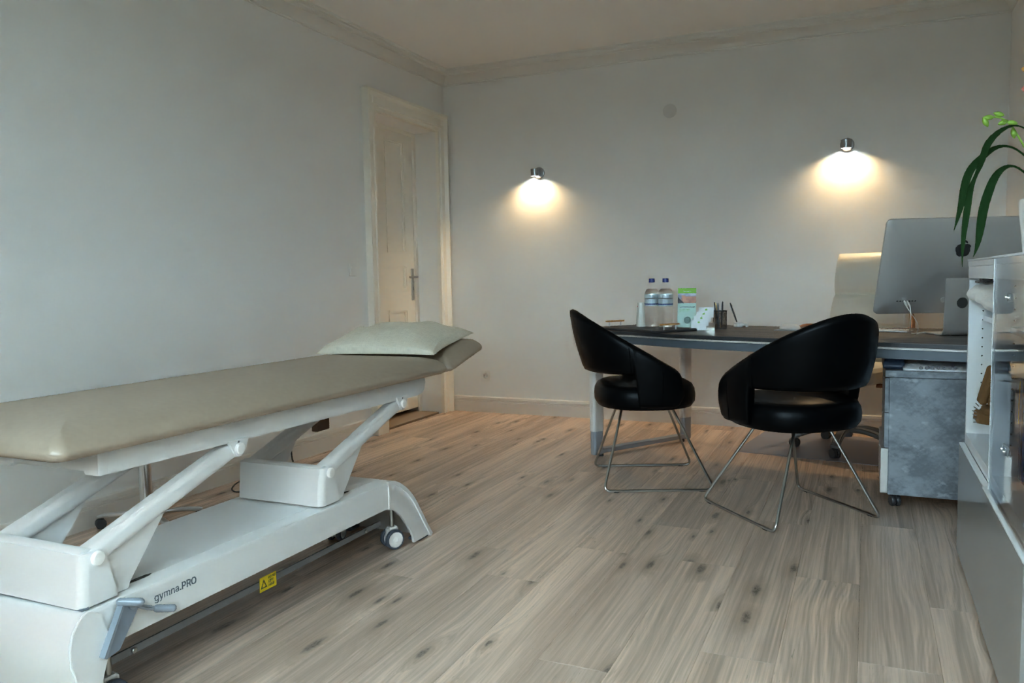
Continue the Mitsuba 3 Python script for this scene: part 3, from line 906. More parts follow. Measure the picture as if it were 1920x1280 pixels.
def crumple(hx, hy, z0, z1, amp, seed, n=28):
    X, Y = np.meshgrid(np.linspace(-1, 1, n), np.linspace(-1, 1, n), indexing='ij')
    e = np.clip(1 - np.maximum(np.abs(X), np.abs(Y)) ** 6, 0, 1)
    P = np.stack([X * hx, Y * hy, X * 0], -1)
    top_ = z0 + (z1 - z0) * (0.25 + 0.75 * e) + amp * (meshkit.fbm(P * 18 + seed, 3, seed) - 0.5) * e
    bot = np.full_like(X, z0)
    v = np.vstack([np.c_[(X * hx).ravel(), (Y * hy).ravel(), top_.ravel()], np.c_[(X * hx).ravel(), (Y * hy).ravel(), bot.ravel()]])
    f = []
    N = n * n
    for i in range(n - 1):
        for j in range(n - 1):
            a, b, c, d = i * n + j, (i + 1) * n + j, (i + 1) * n + j + 1, i * n + j + 1
            f += [[a, b, c], [a, c, d], [N + a, N + c, N + b], [N + a, N + d, N + c]]
    for i in range(n - 1):
        for (a, b) in ((i * n, (i + 1) * n), ((i + 1) * n + n - 1, i * n + n - 1), (i + 1, i), ((n - 1) * n + i, (n - 1) * n + i + 1)):
            f += [[a, N + a, N + b], [a, N + b, b]]
    m = trimesh.Trimesh(v, np.array(f), process=False)
    return fixn(m)


obj('packet', at(crumple(0.175, 0.20, 0.0, 0.040, 0.014, 3), mv(3.425, -1.598, 0.6225)), 'mat_bag', t, smooth=True)
for k in range(7):
    ring_ = Point(0, 0).buffer(0.0072)
    inner = Point(0, 0).buffer(0.0045) if k not in (1, 6) else Point(0, 0).buffer(0.0015)
    if k == 5:
        inner = inner.difference(sbox(-0.01, -0.001, 0.01, 0.001))
    obj('symbol', at(fixn(prism(ring_.difference(inner), 0.0008, 'y')), mv(3.318 + 0.022 * k, -1.8010, 0.638 + 0.0008 * k), rot('x', -6)), 'mat_black', t, smooth=False)
t = thing('dark_pouch', 'dark blue crumpled pouch beside the bluish packet on the pedestal', 'pouch')
obj('pouch', at(crumple(0.045, 0.16, 0.0, 0.062, 0.02, 9, 18), mv(3.215, -1.55, 0.6225)), 'mat_bag_dark', t, smooth=True)

# ------------------------------------------------------------------ leather armchairs


def armchair(cx, cy, fx_, fy_, label):
    """Local axes: x = facing, y = left of the sitter, z up."""
    t = thing('armchair', label, 'chair', 'black leather armchairs before the desk')
    d = np.array([fx_, fy_]) / math.hypot(fx_, fy_)
    M = frame_at([cx, cy, 0], [d[0], d[1], 0], [-d[1], d[0], 0], [0, 0, 1])
    # seat
    rs = []
    for s, z in ((0.55, 0.392), (0.80, 0.394), (0.93, 0.402), (0.99, 0.425), (1.0, 0.455), (0.985, 0.485), (0.94, 0.508), (0.86, 0.520), (0.6, 0.530), (0.3, 0.533)):
        a = np.arange(96) * 2 * PI / 96
        c, q = np.cos(a), np.sin(a)
        e = 0.82
        rs.append(np.c_[-0.033 + 0.256 * s * np.sign(c) * np.abs(c) ** e, 0.268 * s * np.sign(q) * np.abs(q) ** e, np.full(96, z)])
    obj('seat', at(loft(rs), M), 'mat_leather', t, smooth=40)
    # wrap-around back, its arms reaching down to the seat
    thm = math.radians(112)

    def A(z):
        return 0.322 + (z - 0.584) * 0.24 if z > 0.584 else 0.322 - (0.584 - z) * 0.10

    def B(z):
        return 0.285 + (z - 0.60) * 0.09 if z > 0.60 else 0.285 - (0.60 - z) * 0.09

    rings = []
    deg = np.r_[np.linspace(-112, -100, 13), np.linspace(-98, -76, 12), np.linspace(-74.5, -68, 8), np.linspace(-66, 0, 28)]
    deg = np.r_[deg, -deg[-2::-1]]
    for dg in deg:
        th, ad = math.radians(dg), abs(dg)
        k = np.clip((ad - 69.5) / 3.5, 0, 1)
        zb = 0.578 - 0.163 * k * k * (3 - 2 * k)
        zt = 0.70
        for _ in range(12):
            zt = 0.880 - 0.586 * (-A(zt) * math.cos(th) + 0.385)
        zt += 0.010 * math.exp(-(th / 0.5) ** 2)
        if ad > 98:
            zt = 0.46 + (zt - 0.46) * max(0.0, 1 - ((ad - 98) / 14.2) ** 4.5) ** 0.5
        if ad > 104:
            zb += 0.045 * ((ad - 104) / 8) ** 2
        endk = min(1.0, (112.6 - ad) / 5.0)
        tk = 0.020 * (0.3 + 0.7 * math.sqrt(endk))
        us = (1 - np.cos(np.linspace(0, PI, 11))) / 2
        sec = []
        for side, seq in ((1, us), (-1, us[::-1])):
            for u in seq:
                z = zb + (zt - zb) * u
                dd = min(u, 1 - u) * (zt - zb)
                o = tk * math.sqrt(max(0.0, 1 - max(0.0, 1 - dd / 0.016) ** 2)) if dd < 0.016 else tk
                bulge = 0.010 * math.sin(PI * u) if side > 0 else 0.0
                sec.append((-(A(z) + side * o + bulge) * math.cos(th), (B(z) + side * o + bulge) * math.sin(th), z))
        rings.append(np.array(sec))
    obj('backrest', at(loft(rings), M), 'mat_leather', t, smooth=60)
    for sgn in (-1, 1):
        for dg, z0, z1 in ((67, 0.585, 0.715), (92, 0.425, 0.60)):
            pts = []
            for z in np.linspace(z0, z1, 10):
                th = sgn * math.radians(dg)
                bulge = 0.008
                pts.append((-(A(z) + 0.0205 + bulge) * math.cos(th), (B(z) + 0.0205 + bulge) * math.sin(th), z))
            obj('seam', at(tube(np.array(pts), 0.0022, 6), M), 'mat_leather', t)
        # sled leg
        pts = fillet([(-0.155, sgn * 0.085, 0.40), (-0.272, sgn * 0.267, 0.0068), (0.270, sgn * 0.267, 0.0068), (0.090, sgn * 0.085, 0.40)], 0.028, 8)
        lg = obj('leg', at(tube(pts, 0.0066, 12), M), 'mat_rod', t, label='bent steel rod sled leg')
        for gx in (-0.21, 0.21):
            obj('floor_glide', at(bx(gx - 0.014, gx + 0.014, sgn * 0.267 - 0.006, sgn * 0.267 + 0.006, 0.0, 0.004, 0.001), M), 'mat_black', lg)
    for f in (-0.155, 0.09):
        obj('cross_rod', at(rod((f, -0.09, 0.394), (f, 0.09, 0.394), 0.0066), M), 'mat_rod', t)
    return t


armchair(2.076, -1.624, 0.917, 0.398, 'black leather armchair turned sideways at the wing of the desk')
armchair(2.787, -1.959, -0.67, 0.74, 'black leather armchair seen from behind in front of the pedestal')

# ------------------------------------------------------------------ office chair and floor mat
mt = Polygon([(2.386, -0.823), (2.495, -0.055), (3.62, -0.21), (3.51, -0.98)]).buffer(-0.04).buffer(0.04)
obj('chair_mat', prism(mt, 0.0025), 'mat_mat', label='thin grey plastic mat under the office chair', cat='floor mat', smooth=False)
oc = thing('office_chair', 'cream leather swivel office chair with wooden arms behind the desk', 'office chair')
fd = np.array([-0.42, -0.908])
MO = frame_at([3.0, -0.53, 0.0025], [fd[0], fd[1], 0], [-fd[1], fd[0], 0], [0, 0, 1])
hubm = lathe([(0.0, 0.075), (0.030, 0.075), (0.034, 0.085), (0.034, 0.135), (0.028, 0.15), (0.0, 0.15)], 28, (False, False))
obj('hub', at(hubm, MO), 'mat_grey_steel', oc)
obj('gas_column', at(cyl(0.024, 0.29, 24), MO, mv(0, 0, 0.13)), 'mat_black', oc)
for k in range(5):
    a = math.radians(14 + 72 * k)
    A_ = MO @ rot('z', math.degrees(a))
    pth = spline([(0.02, 0, 0.115), (0.12, 0, 0.118), (0.22, 0, 0.095), (0.30, 0, 0.062)], 14)
    lgm = tube(pth, 1.0, 12, rrect(0.026, 0.014, 0.010, 3))
    lg = obj('leg', at(lgm, A_), 'mat_dark_steel', oc)
    obj('top_strip', at(tube(pth[2:-1] + [0, 0, 0.0142], 1.0, 8, rrect(0.017, 0.002, 0.002, 2)), A_), 'mat_alu', lg, label='polished strip')
    castor(*(A_ @ np.array([0.295, 0, 0, 1]))[:2], 0.029, 0.020, oc, 'mat_black', 40 + 70 * k, 0.055)
seatm = inset_loft(0.25, 0.25, 0.08, [(0.03, 0.42), (0.005, 0.43), (0.0, 0.46), (0.008, 0.49), (0.03, 0.51), (0.10, 0.52), (0.2, 0.522)])
obj('seat', at(seatm, MO), 'mat_cream_leather', oc)
obj('seat_pan', at(bx(-0.16, 0.16, -0.12, 0.12, 0.395, 0.425, 0.01), MO), 'mat_black', oc)


def back_pad(z0, z1, hw0, hw1, lean0, bulge):
    rs = []
    for k in np.linspace(0, 1, 13):
        z = z0 + (z1 - z0) * k
        w = hw0 + (hw1 - hw0) * k
        sh = math.sqrt(max(0.02, 1 - (2 * k - 1) ** 6))
        th_ = 0.035 * sh + 0.006
        x = -0.245 - (z - 0.5) * 0.13
        o = rrect(th_ + bulge * math.sin(PI * k), w, min(0.03, th_ * 0.9), 6)
        rs.append(np.c_[o[:, 0] + x, o[:, 1], np.full(len(o), z)])
    return loft(rs)


obj('lower_back', at(back_pad(0.50, 0.722, 0.245, 0.25, 0, 0.012), MO), 'mat_cream_leather', oc, smooth=40)
obj('middle_back', at(back_pad(0.718, 0.922, 0.25, 0.232, 0, 0.010), MO), 'mat_cream_leather', oc, smooth=40)
obj('headrest', at(back_pad(0.918, 1.178, 0.232, 0.225, 0, 0.014), MO), 'mat_cream_leather', oc, smooth=40)
for s in (-1, 1):
    pth = spline([(0.05, s * 0.20, 0.405), (0.04, s * 0.28, 0.43), (0.07, s * 0.315, 0.55), (0.10, s * 0.315, 0.655), (0.02, s * 0.315, 0.70), (-0.12, s * 0.31, 0.715), (-0.22, s * 0.275, 0.80 if s > 0 else 0.70)], 40)
    obj('armrest', at(tube(pth, 1.0, 12, rrect(0.024, 0.011, 0.008, 3)), MO), 'mat_wood_arm', oc, label='bent wooden armrest')

# ------------------------------------------------------------------ white cabinet on the right
CF, CX1 = 3.437, 3.845
YU = [-2.33, -3.005, -3.68]
cab = thing('cabinet', 'white low cabinet with glass door and grey gloss fronts under the orchid', 'cabinet')
obj('top_board', bx(CF - 0.004, CX1, YU[2], YU[0], 1.070, 1.088, 0.001, 2), 'mat_cabinet', cab)
obj('top_sheet', bx(CF - 0.006, CX1, YU[2], YU[0], 1.0885, 1.0945, 0.001, 2), 'mat_handle_wood' if False else 'mat_cabinet', cab, label='thin cover sheet')
for nm, y0, y1 in (('side_panel', YU[0] - 0.018, YU[0]), ('side_panel', YU[1] + 0.001, YU[1] + 0.017), ('side_panel', YU[1] - 0.017, YU[1] - 0.001), ('side_panel', YU[2], YU[2] + 0.018)):
    p_ = obj(nm, bx(CF, CX1, y0, y1, 0.02, 1.070, 0.001, 2), 'mat_cabinet', cab)
    if y0 < YU[0] - 0.5 and y1 > YU[1]:
        continue
    for col in (0.045, 0.32):
        holes = []
        for k in range(17):
            holes.append(at(cyl(0.0026, 0.0012, 10), mv(CF + col, y0 + 0.0002, 0.520 + 0.0325 * k), rot('x', 90)))
        obj('peg_holes', cat_(*holes), 'mat_dark_slot', p_, smooth=False)
obj('back_panel', bx(CX1 - 0.006, CX1, YU[2], YU[0], 0.02, 1.07), 'mat_cabinet', cab, smooth=False)
for u in (0, 1):
    y1, y0 = YU[u] - 0.018, YU[u + 1] + 0.018
    obj('fascia', bx(CF - 0.002, CF + 0.016, y0 - 0.018, y1 + 0.018, 1.028, 1.070, 0.001, 2), 'mat_cabinet', cab)
    obj('bottom_board', bx(CF, CX1, y0, y1, 0.435, 0.462, 0.001, 2), 'mat_cabinet', cab)
    obj('shelf', bx(CF + (0.045 if u == 0 else 0.035), CX1 - 0.01, y0, y1, 0.876, 0.894, 0.001, 2), 'mat_cabinet', cab)
    obj('plinth', bx(CF + 0.02, CX1, y0, y1, 0.0, 0.06), 'mat_cabinet', cab, smooth=False)
    fo = 0.0 if u == 0 else 0.003
    dr_ = obj('lower_door', bx(CF - 0.0185 - fo, CF - 0.001 - fo, y0 - 0.016, y1 + 0.016, 0.018, 0.418, 0.001, 2), 'mat_gloss_front', cab, label='grey high gloss lower door')
    obj('top_edge', bx(CF - 0.0185 - fo, CF - 0.001 - fo, y0 - 0.016, y1 + 0.016, 0.4185, 0.424, 0.001, 2), 'mat_cabinet', dr_)
    obj('rail', bx(CF, CX1, y0, y1, 0.424, 0.436, 0.001, 2), 'mat_cabinet', cab)
gx = CF - 0.019
gd = obj('glass_door', bx(gx, gx + 0.004, YU[2], YU[1] - 0.10, 0.440, 1.085), 'mat_glass', cab, smooth=False, label='clear glass door')
obj('door_edge', bx(gx - 0.0006, gx + 0.0046, YU[1] - 0.10, YU[1] - 0.0975, 0.440, 1.085), 'mat_cabinet', gd, smooth=False)
for z in (0.60, 0.985):
    obj('hinge_clip', bx(gx + 0.004, gx + 0.012, YU[1] - 0.37, YU[1] - 0.30, z - 0.012, z + 0.012, 0.004), 'mat_alu', gd)
    for q in (-0.335 - 0.018, -0.335 + 0.018):
        obj('screw', at(cyl(0.004, 0.002, 12), mv(gx - 0.0005, YU[1] + q, z), rot('y', -90)), 'mat_chrome', gd)

# things in the cabinet


def blob(parts, n=3):
    ms = []
    for (c, r, a) in parts:
        ms.append(at(trimesh.creation.icosphere(n, 1.0), mv(*c), rot('z', a), np.diag([*r, 1.0])))
    return unman(sum((man(m) for m in ms[1:]), man(ms[0])))


def pillow(hx, hy, th, n=40, seed=1, amp=0.01, sharp=0.35, low=0.5):
    """Cushion of two bulging faces with pointed corners."""
    g = np.linspace(-1, 1, n)
    X, Y = np.meshgrid(g, g, indexing='ij')
    pin = 1 - 0.10 * (1 - X ** 2) * Y ** 2 * 0
    e = np.clip((1 - X ** 2) * (1 - Y ** 2), 0, 1) ** sharp
    sx = X * (1 - 0.06 * (1 - Y ** 2) * np.abs(X))
    sy = Y * (1 - 0.06 * (1 - X ** 2) * np.abs(Y))
    P = np.stack([X, Y, 0 * X], -1)
    w = (meshkit.fbm(P * 2.3 + 5, 3, seed) - 0.5) * amp + amp * 0.5 * np.sin(9 * (X + 0.6 * Y) + 3 * meshkit.noise(P * 2, seed)) * (1 - e) * e * 2
    v = np.vstack([np.c_[(sx * hx).ravel(), (sy * hy).ravel(), (th * (1 - low) * e + w * e).ravel()], np.c_[(sx * hx).ravel(), (sy * hy).ravel(), (-th * low * e).ravel()]])
    N = n * n
    f = []
    for i in range(n - 1):
        for j in range(n - 1):
            a, b, c, d = i * n + j, (i + 1) * n + j, (i + 1) * n + j + 1, i * n + j + 1
            f += [[a, b, c], [a, c, d], [N + a, N + c, N + b], [N + a, N + d, N + c]]
    for i in range(n - 1):
        for (a, b) in ((i * n, (i + 1) * n), ((i + 1) * n + n - 1, i * n + n - 1), (i + 1, i), ((n - 1) * n + i, (n - 1) * n + i + 1)):
            f += [[a, N + a, N + b], [a, N + b, b]]
    return fixn(trimesh.Trimesh(v, np.array(f), process=False))


bagm = blob([((3.560, -2.52, 0.953), (0.105, 0.13, 0.056), 0), ((3.500, -2.50, 0.972), (0.060, 0.10, 0.042), 20), ((3.455, -2.47, 0.975), (0.032, 0.06, 0.026), 20), ((3.60, -2.60, 0.925), (0.08, 0.12, 0.03), 0)], 4)
bv = bagm.vertices
bn = bagm.vertex_normals
bagm.vertices = bv + bn * ((meshkit.fbm(bv * [22, 30, 60], 3, 5) - 0.5) * 0.016)[:, None]
trimesh.smoothing.filter_taubin(bagm, iterations=6)
obj('cloth_bag', bagm, 'mat_cloth_white', label='soft white cloth bag bulging over the upper shelf of the open cabinet', cat='bag', smooth=True)
t = thing('metal_ornament', 'small dark metal toy tram on top of the white cloth bag', 'ornament')
OM = mv(3.470, -2.50, 1.013) @ rot('z', 20)
obj('body', at(bx(-0.018, 0.018, -0.010, 0.010, 0.006, 0.024, 0.003), OM), 'mat_dark_steel', t)
obj('base', at(bx(-0.030, 0.030, -0.014, 0.014, 0.0, 0.006, 0.002), OM), 'mat_dark_steel', t)
for dx in (-0.009, 0.004):
    obj('window', at(bx(dx - 0.003, dx + 0.003, -0.0108, -0.0098, 0.012, 0.020), OM), 'mat_nickel', t, smooth=False)
obj('pole', at(rod((0.004, 0, 0.024), (0.003, 0, 0.036), 0.0012, 8), OM), 'mat_dark_steel', t)

t = thing('felt_figure', 'brown felt figure with fringe on the lower shelf of the open cabinet', 'figure')
obj('hood', at(bx(-0.036, 0.036, -0.05, 0.05, -0.075, 0.070, 0.030, 5), mv(3.512, -2.625, 0.668), rot('y', 9)), 'mat_felt', t, smooth=40)
obj('lapel', at(bx(-0.012, 0.012, -0.045, 0.035, -0.072, 0.058, 0.011, 5), mv(3.470, -2.605, 0.680), rot('y', 14)), 'mat_felt', t, smooth=40)
obj('lining', at(bx(-0.006, 0.012, -0.03, 0.03, -0.02, 0.026, 0.005, 4), mv(3.508, -2.655, 0.738)), 'mat_felt_pale', t, smooth=40, label='pale lining')
obj('ear', at(bx(-0.014, 0.014, -0.02, 0.02, -0.018, 0.018, 0.010, 4), mv(3.508, -2.66, 0.765), rot('y', -20)), 'mat_felt', t, smooth=40)
obj('skirt', at(bx(-0.052, 0.062, -0.055, 0.055, -0.017, 0.017, 0.007, 4), mv(3.490, -2.60, 0.560), rot('y', 7)), 'mat_felt', t, smooth=40)
obj('skirt', at(bx(-0.042, 0.055, -0.05, 0.05, -0.015, 0.016, 0.013, 5), mv(3.500, -2.60, 0.590), rot('y', -10)), 'mat_felt', t, smooth=40)
obj('leg', at(lathe([(0.020, 0.462), (0.026, 0.47), (0.027, 0.52), (0.022, 0.55)], 24), mv(3.525, -2.62, 0)), 'mat_felt_pale', t, label='pale foot')
for k in range(6):
    obj('fringe', rod((3.442 + 0.004 * max(k - 3, 0), -2.645 + 0.012 * k, 0.552 + 0.009 * k), (3.428 + 0.006 * max(k - 3, 0), -2.647 + 0.012 * k, 0.553 + 0.011 * k), 0.0018, 6), 'mat_dark_steel', t)

yb = -3.035
for k, (w, h, d, mat, lb) in enumerate(((0.030, 0.285, 0.20, 'mat_book_navy', 'tall navy book with yellow ribbon behind the glass'), (0.022, 0.215, 0.20, 'mat_book_green', 'green book behind the glass door'),
                                       (0.024, 0.235, 0.21, 'mat_book_blue', 'blue book behind the glass door'), (0.016, 0.250, 0.20, 'mat_book_white', 'white book behind the glass door'),
                                       (0.026, 0.240, 0.20, 'mat_dark_green', 'dark green book behind the glass door'))):
    t = thing('book', lb, 'book', 'books on the cabinet bottom')
    x0 = CF + 0.062 + 0.004 * (k % 2)
    cov = cut(bx(x0, x0 + d, yb - w, yb, 0.4625, 0.4625 + h, 0.001, 2), bx(x0 + 0.004, x0 + d + 0.1, yb - w + 0.003, yb - 0.003, 0.4, 0.9))
    obj('cover', cov, mat, t, smooth=False)
    obj('pages', bx(x0 + 0.004, x0 + d - 0.004, yb - w + 0.003, yb - 0.003, 0.466, 0.4625 + h - 0.004), 'mat_paper', t, smooth=False)
    if k == 0:
        obj('ribbon', tube(spline([(x0 - 0.002, yb - 0.012, 0.742), (x0 - 0.003, yb - 0.010, 0.70), (x0 - 0.003, yb - 0.008, 0.62)], 10), 1.0, 6, rrect(0.003, 0.0008, 0.0006, 2)), 'mat_yellow', t)
    yb -= w + 0.002
t = thing('storage_box', 'white box with brass knob standing behind the glass door', 'box')
obj('box', bx(CF + 0.29, CF + 0.385, -3.30, -3.03, 0.4625, 0.70, 0.003), 'mat_book_white', t)
obj('lid', at(bx(-0.05, 0.05, -0.138, 0.138, 0.0, 0.02, 0.003), mv(CF + 0.337, -3.165, 0.7015)), 'mat_cloth_white', t)
obj('knob', at(trimesh.creation.icosphere(3, 0.012), mv(CF + 0.30, -3.06, 0.733)), 'mat_brass', t, smooth=True)

# orchid in its pot on the cabinet
t = thing('orchid', 'orchid with drooping strap leaves in a white pot on the cabinet', 'plant')
OP = mv(3.567, -2.885, 1.0945)
obj('pot', at(lathe([(0.0, 0.0), (0.046, 0.0), (0.050, 0.004), (0.062, 0.12), (0.066, 0.158), (0.066, 0.164), (0.062, 0.164), (0.058, 0.12), (0.0, 0.12)], 44, (False, False)), OP), 'mat_plastic_white', t)
obj('soil', at(cyl(0.0585, 0.012, 32), OP, mv(0, 0, 0.124)), 'mat_soil', t)


def leaf(pts, w, twist, n=36):
    P = spline(pts, n)
    tg = np.gradient(P, axis=0)
    tg /= np.linalg.norm(tg, axis=1, keepdims=True)
    s = np.linspace(0, 1, n)
    out = []
    for i in range(n):
        side = np.cross(tg[i], [0.10, -0.99, 0.05])
        ang = np.interp(s[i], [k for k, _ in twist], [k for _, k in twist])
        side = side - tg[i] * (side @ tg[i])
        side /= np.linalg.norm(side)
        nn = np.cross(tg[i], side)
        u = side * math.cos(ang) + nn * math.sin(ang)
        v_ = np.cross(tg[i], u)
        ww = w * min(1.0, 0.6 + 0.8 * s[i]) * (1.0 - max(0.0, (s[i] - 0.72) / 0.28) ** 2.0)
        ww = max(ww, 0.0006)
        out.append(np.array([P[i] - u * ww + v_ * 0.18 * ww, P[i] - v_ * 0.15 * ww, P[i] + u * ww + v_ * 0.18 * ww]))
    v = np.vstack(out)
    f = []
    for i in range(n - 1):
        for j in range(2):
            a = i * 3 + j
            f += [[a, a + 1, a + 4], [a, a + 4, a + 3]]
    return trimesh.Trimesh(v, np.array(f), process=False)


c0 = [3.575, -2.88, 1.225]
L1 = [c0, [3.575, -2.875, 1.36], [3.542, -2.881, 1.440], [3.506, -2.907, 1.464], [3.478, -2.931, 1.470], [3.435, -2.964, 1.449], [3.402, -2.995, 1.403], [3.386, -3.019, 1.352], [3.365, -3.045, 1.301], [3.353, -3.068, 1.237], [3.344, -3.091, 1.163], [3.340, -3.113, 1.065]]
L2 = [c0, [3.567, -2.882, 1.29], [3.549, -2.887, 1.340], [3.509, -2.906, 1.387], [3.476, -2.925, 1.409], [3.438, -2.948, 1.411], [3.401, -2.973, 1.386], [3.364, -2.999, 1.341], [3.348, -3.017, 1.286], [3.341, -3.030, 1.245], [3.332, -3.044, 1.205], [3.322, -3.057, 1.168]]
L3 = [c0, [3.562, -2.905, 1.25], [3.541, -2.917, 1.285], [3.505, -2.939, 1.335], [3.467, -2.965, 1.352], [3.434, -2.993, 1.332], [3.409, -3.020, 1.277], [3.395, -3.042, 1.227], [3.387, -3.060, 1.177], [3.379, -3.079, 1.128], [3.367, -3.099, 1.091]]
for P_, w, tw in ((L1, 0.0100, ((0, 1.0), (0.40, 1.05), (0.52, 0.4), (0.66, 1.25), (0.8, 0.5), (1, 0.3))), (L2, 0.0110, ((0, 1.0), (0.45, 1.0), (0.66, 0.35), (1, 0.3))), (L3, 0.0120, ((0, 1.0), (0.40, 1.0), (0.62, 0.35), (1, 0.3)))):
    obj('leaf', leaf(P_, w, tw), 'mat_leaf', t, smooth=True)
stem_pts = [[3.585, -2.880, 1.22], [3.575, -2.881, 1.27], [3.563, -2.882, 1.305], [3.534, -2.890, 1.367], [3.509, -2.897, 1.413], [3.486, -2.904, 1.454], [3.467, -2.910, 1.482], [3.453, -2.916, 1.492], [3.425, -2.928, 1.498]]
st = obj('flower_stem', tube(spline(stem_pts, 30), np.linspace(0.0042, 0.002, 30), 10), 'mat_bud', t)
for (x, y, z), a in (((3.414, -2.933, 1.497), 0), ((3.441, -2.920, 1.506), 15), ((3.453, -2.917, 1.482), -20), ((3.477, -2.906, 1.480), 10), ((3.481, -2.907, 1.451), 80), ((3.406, -2.937, 1.484), 60)):
    b = trimesh.creation.icosphere(2, 1.0)
    v = b.vertices
    b.vertices = np.c_[v[:, 0] * 0.0165, v[:, 1] * 0.0075 * (1 - 0.45 * v[:, 0] ** 2), v[:, 2] * 0.0078 * (1 - 0.45 * v[:, 0] ** 2)]
    obj('bud', at(b, mv(x, y, z), rot('z', 24), rot('y', a)), 'mat_bud', st, smooth=True)
st2 = obj('flower_stem', tube(spline([[3.592, -2.878, 1.22], [3.600, -2.86, 1.36], [3.595, -2.85, 1.50], [3.560, -2.858, 1.60], [3.530, -2.87, 1.615]], 30), np.linspace(0.0042, 0.0022, 30), 10), 'mat_bud', t)


def petal(l, w):
    n = 9
    s = np.linspace(0, 1, n)
    rows = [np.array([[s[i] * l, -w * math.sin(PI * min(1, s[i] * 0.93 + 0.05)) ** 0.8, 0.15 * l * s[i] ** 2 + 0.003], [s[i] * l, 0, 0.15 * l * s[i] ** 2], [s[i] * l, w * math.sin(PI * min(1, s[i] * 0.93 + 0.05)) ** 0.8, 0.15 * l * s[i] ** 2 + 0.003]]) for i in range(n)]
    v = np.vstack(rows)
    f = []
    for i in range(n - 1):
        for j in range(2):
            a = i * 3 + j
            f += [[a, a + 1, a + 4], [a, a + 4, a + 3]]
    return trimesh.Trimesh(v, np.array(f), process=False)


for (cx, cy, cz), mt_ in (((3.527, -2.872, 1.632), 'mat_petal'), ((3.528, -2.876, 1.575), 'mat_petal_pink')):
    fl_ = obj('flower', at(trimesh.creation.icosphere(2, 0.007), mv(cx, cy, cz)), 'mat_petal_pink', st2, smooth=True) if False else None
    for k in range(5):
        obj('petal', at(petal(0.042, 0.011), mv(cx, cy, cz), rot('z', 20), rot('x', 90), rot('z', 72 * k + 36), rot('y', -12)), mt_, st2, smooth=True)

# ------------------------------------------------------------------ treatment couch
co = thing('treatment_couch', 'long beige treatment couch with white lifting frame along the left wall', 'treatment couch')
XN, XFR = 1.46, 1.06                      # near and far faces of the base
cxm = (XN + XFR) / 2
# upholstery
uy0, uy1 = -4.515, -2.742
prof = [(0.085, 0.662), (0.050, 0.6635), (0.022, 0.667), (0.006, 0.674), (0.0, 0.684), (0.003, 0.695), (0.012, 0.708), (0.029, 0.720), (0.055, 0.731), (0.09, 0.740), (0.14, 0.746), (0.20, 0.750), (0.26, 0.752), (0.31, 0.753)]
UX0, UX1 = 0.845, 1.508
up_ = inset_loft((UX1 - UX0) / 2, (uy1 - uy0) / 2, 0.035, prof, 8)
obj('upholstery', at(up_, mv((UX0 + UX1) / 2, (uy0 + uy1) / 2, 0)), 'mat_couch', co, smooth=60, label='beige leatherette main cushion')
hp = [(0.035, -0.002), (0.014, 0.0), (0.003, 0.006), (0.0, 0.015), (0.004, 0.027), (0.014, 0.040), (0.030, 0.053), (0.055, 0.064), (0.09, 0.070), (0.13, 0.073), (0.155, 0.074)]
hd_ = inset_loft((UX1 - UX0) / 2, 0.168, 0.035, hp, 8)
obj('head_section', at(hd_, mv((UX0 + UX1) / 2, -2.735, 0.664), rot('x', 13), mv(0, 0.170, 0)), 'mat_couch', co, smooth=60, label='tilted beige head cushion')
obj('cushion_board', bx(UX0 + 0.09, UX1 - 0.085, uy0 + 0.20, uy1 - 0.06, 0.655, 0.6655, 0.002), 'mat_white_matt', co)
obj('foot_support', bx(1.06, 1.20, -4.405, -4.0, 0.623, 0.657, 0.004), 'mat_white', co)
# rails
ry0, ry1 = -4.362, -2.845
rp = Polygon([(ry0 + 0.012, 0.604), (ry0, 0.612), (ry0, 0.652), (ry0 + 0.006, 0.658), (ry1, 0.658), (ry1 + 0.004, 0.640), (ry1 - 0.004, 0.612), (ry1 - 0.022, 0.598), (ry1 - 0.06, 0.592)])
for x0 in (1.395, 1.075):
    r_ = obj('upper_rail', fixn(prism(rp, 0.05, 'x').apply_translation([x0, 0, 0])), 'mat_white', co, smooth=40)
    obj('end_cap', bx(x0 - 0.001, x0 + 0.051, ry0 - 0.004, ry0 + 0.028, 0.6025, 0.659, 0.006), 'mat_white', r_)
obj('rail_crossbar', bx(1.12, 1.40, ry0 + 0.01, ry0 + 0.06, 0.606, 0.654, 0.006), 'mat_white', co)
obj('rail_crossbar', bx(1.12, 1.40, ry1 - 0.09, ry1 - 0.04, 0.606, 0.654, 0.006), 'mat_white', co)
# base beam
by0, by1, bz0, bz1 = -4.435, -3.155, 0.198, 0.300
bp = Polygon([(XFR, bz0), (XFR + 0.006, bz0), (XFR + 0.006, bz1 - 0.008), (XN - 0.006, bz1 - 0.008), (XN - 0.006, bz0), (XN, bz0), (XN, bz1 - 0.012), (XN - 0.004, bz1 - 0.003), (XN - 0.012, bz1), (XFR + 0.012, bz1), (XFR + 0.004, bz1 - 0.003), (XFR, bz1 - 0.012)])
beam = fixn(prism(bp, by1 - by0, 'y').apply_translation([0, by0, 0]))
obj('base_beam', beam, 'mat_white', co, smooth=40)
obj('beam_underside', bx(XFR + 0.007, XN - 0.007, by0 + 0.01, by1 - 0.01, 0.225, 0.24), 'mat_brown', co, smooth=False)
obj('fold_line', bx(XN - 0.062, XN - 0.059, by0 + 0.05, by1 - 0.012, bz1 - 0.0005, bz1 + 0.0008), 'mat_white', co, smooth=False)
for (yy, s) in ((-4.262, 1), (-3.393, 1)):
    slot = Polygon([(XN - 0.075, yy - 0.075), (XN - 0.060, yy - 0.08), (XN - 0.056, yy + 0.055), (XN - 0.062, yy + 0.075), (XN - 0.070, yy + 0.06)])
    obj('slot', prism(slot, 0.0012).apply_translation([0, 0, bz1 - 0.0003]), 'mat_dark_slot', co, smooth=False)


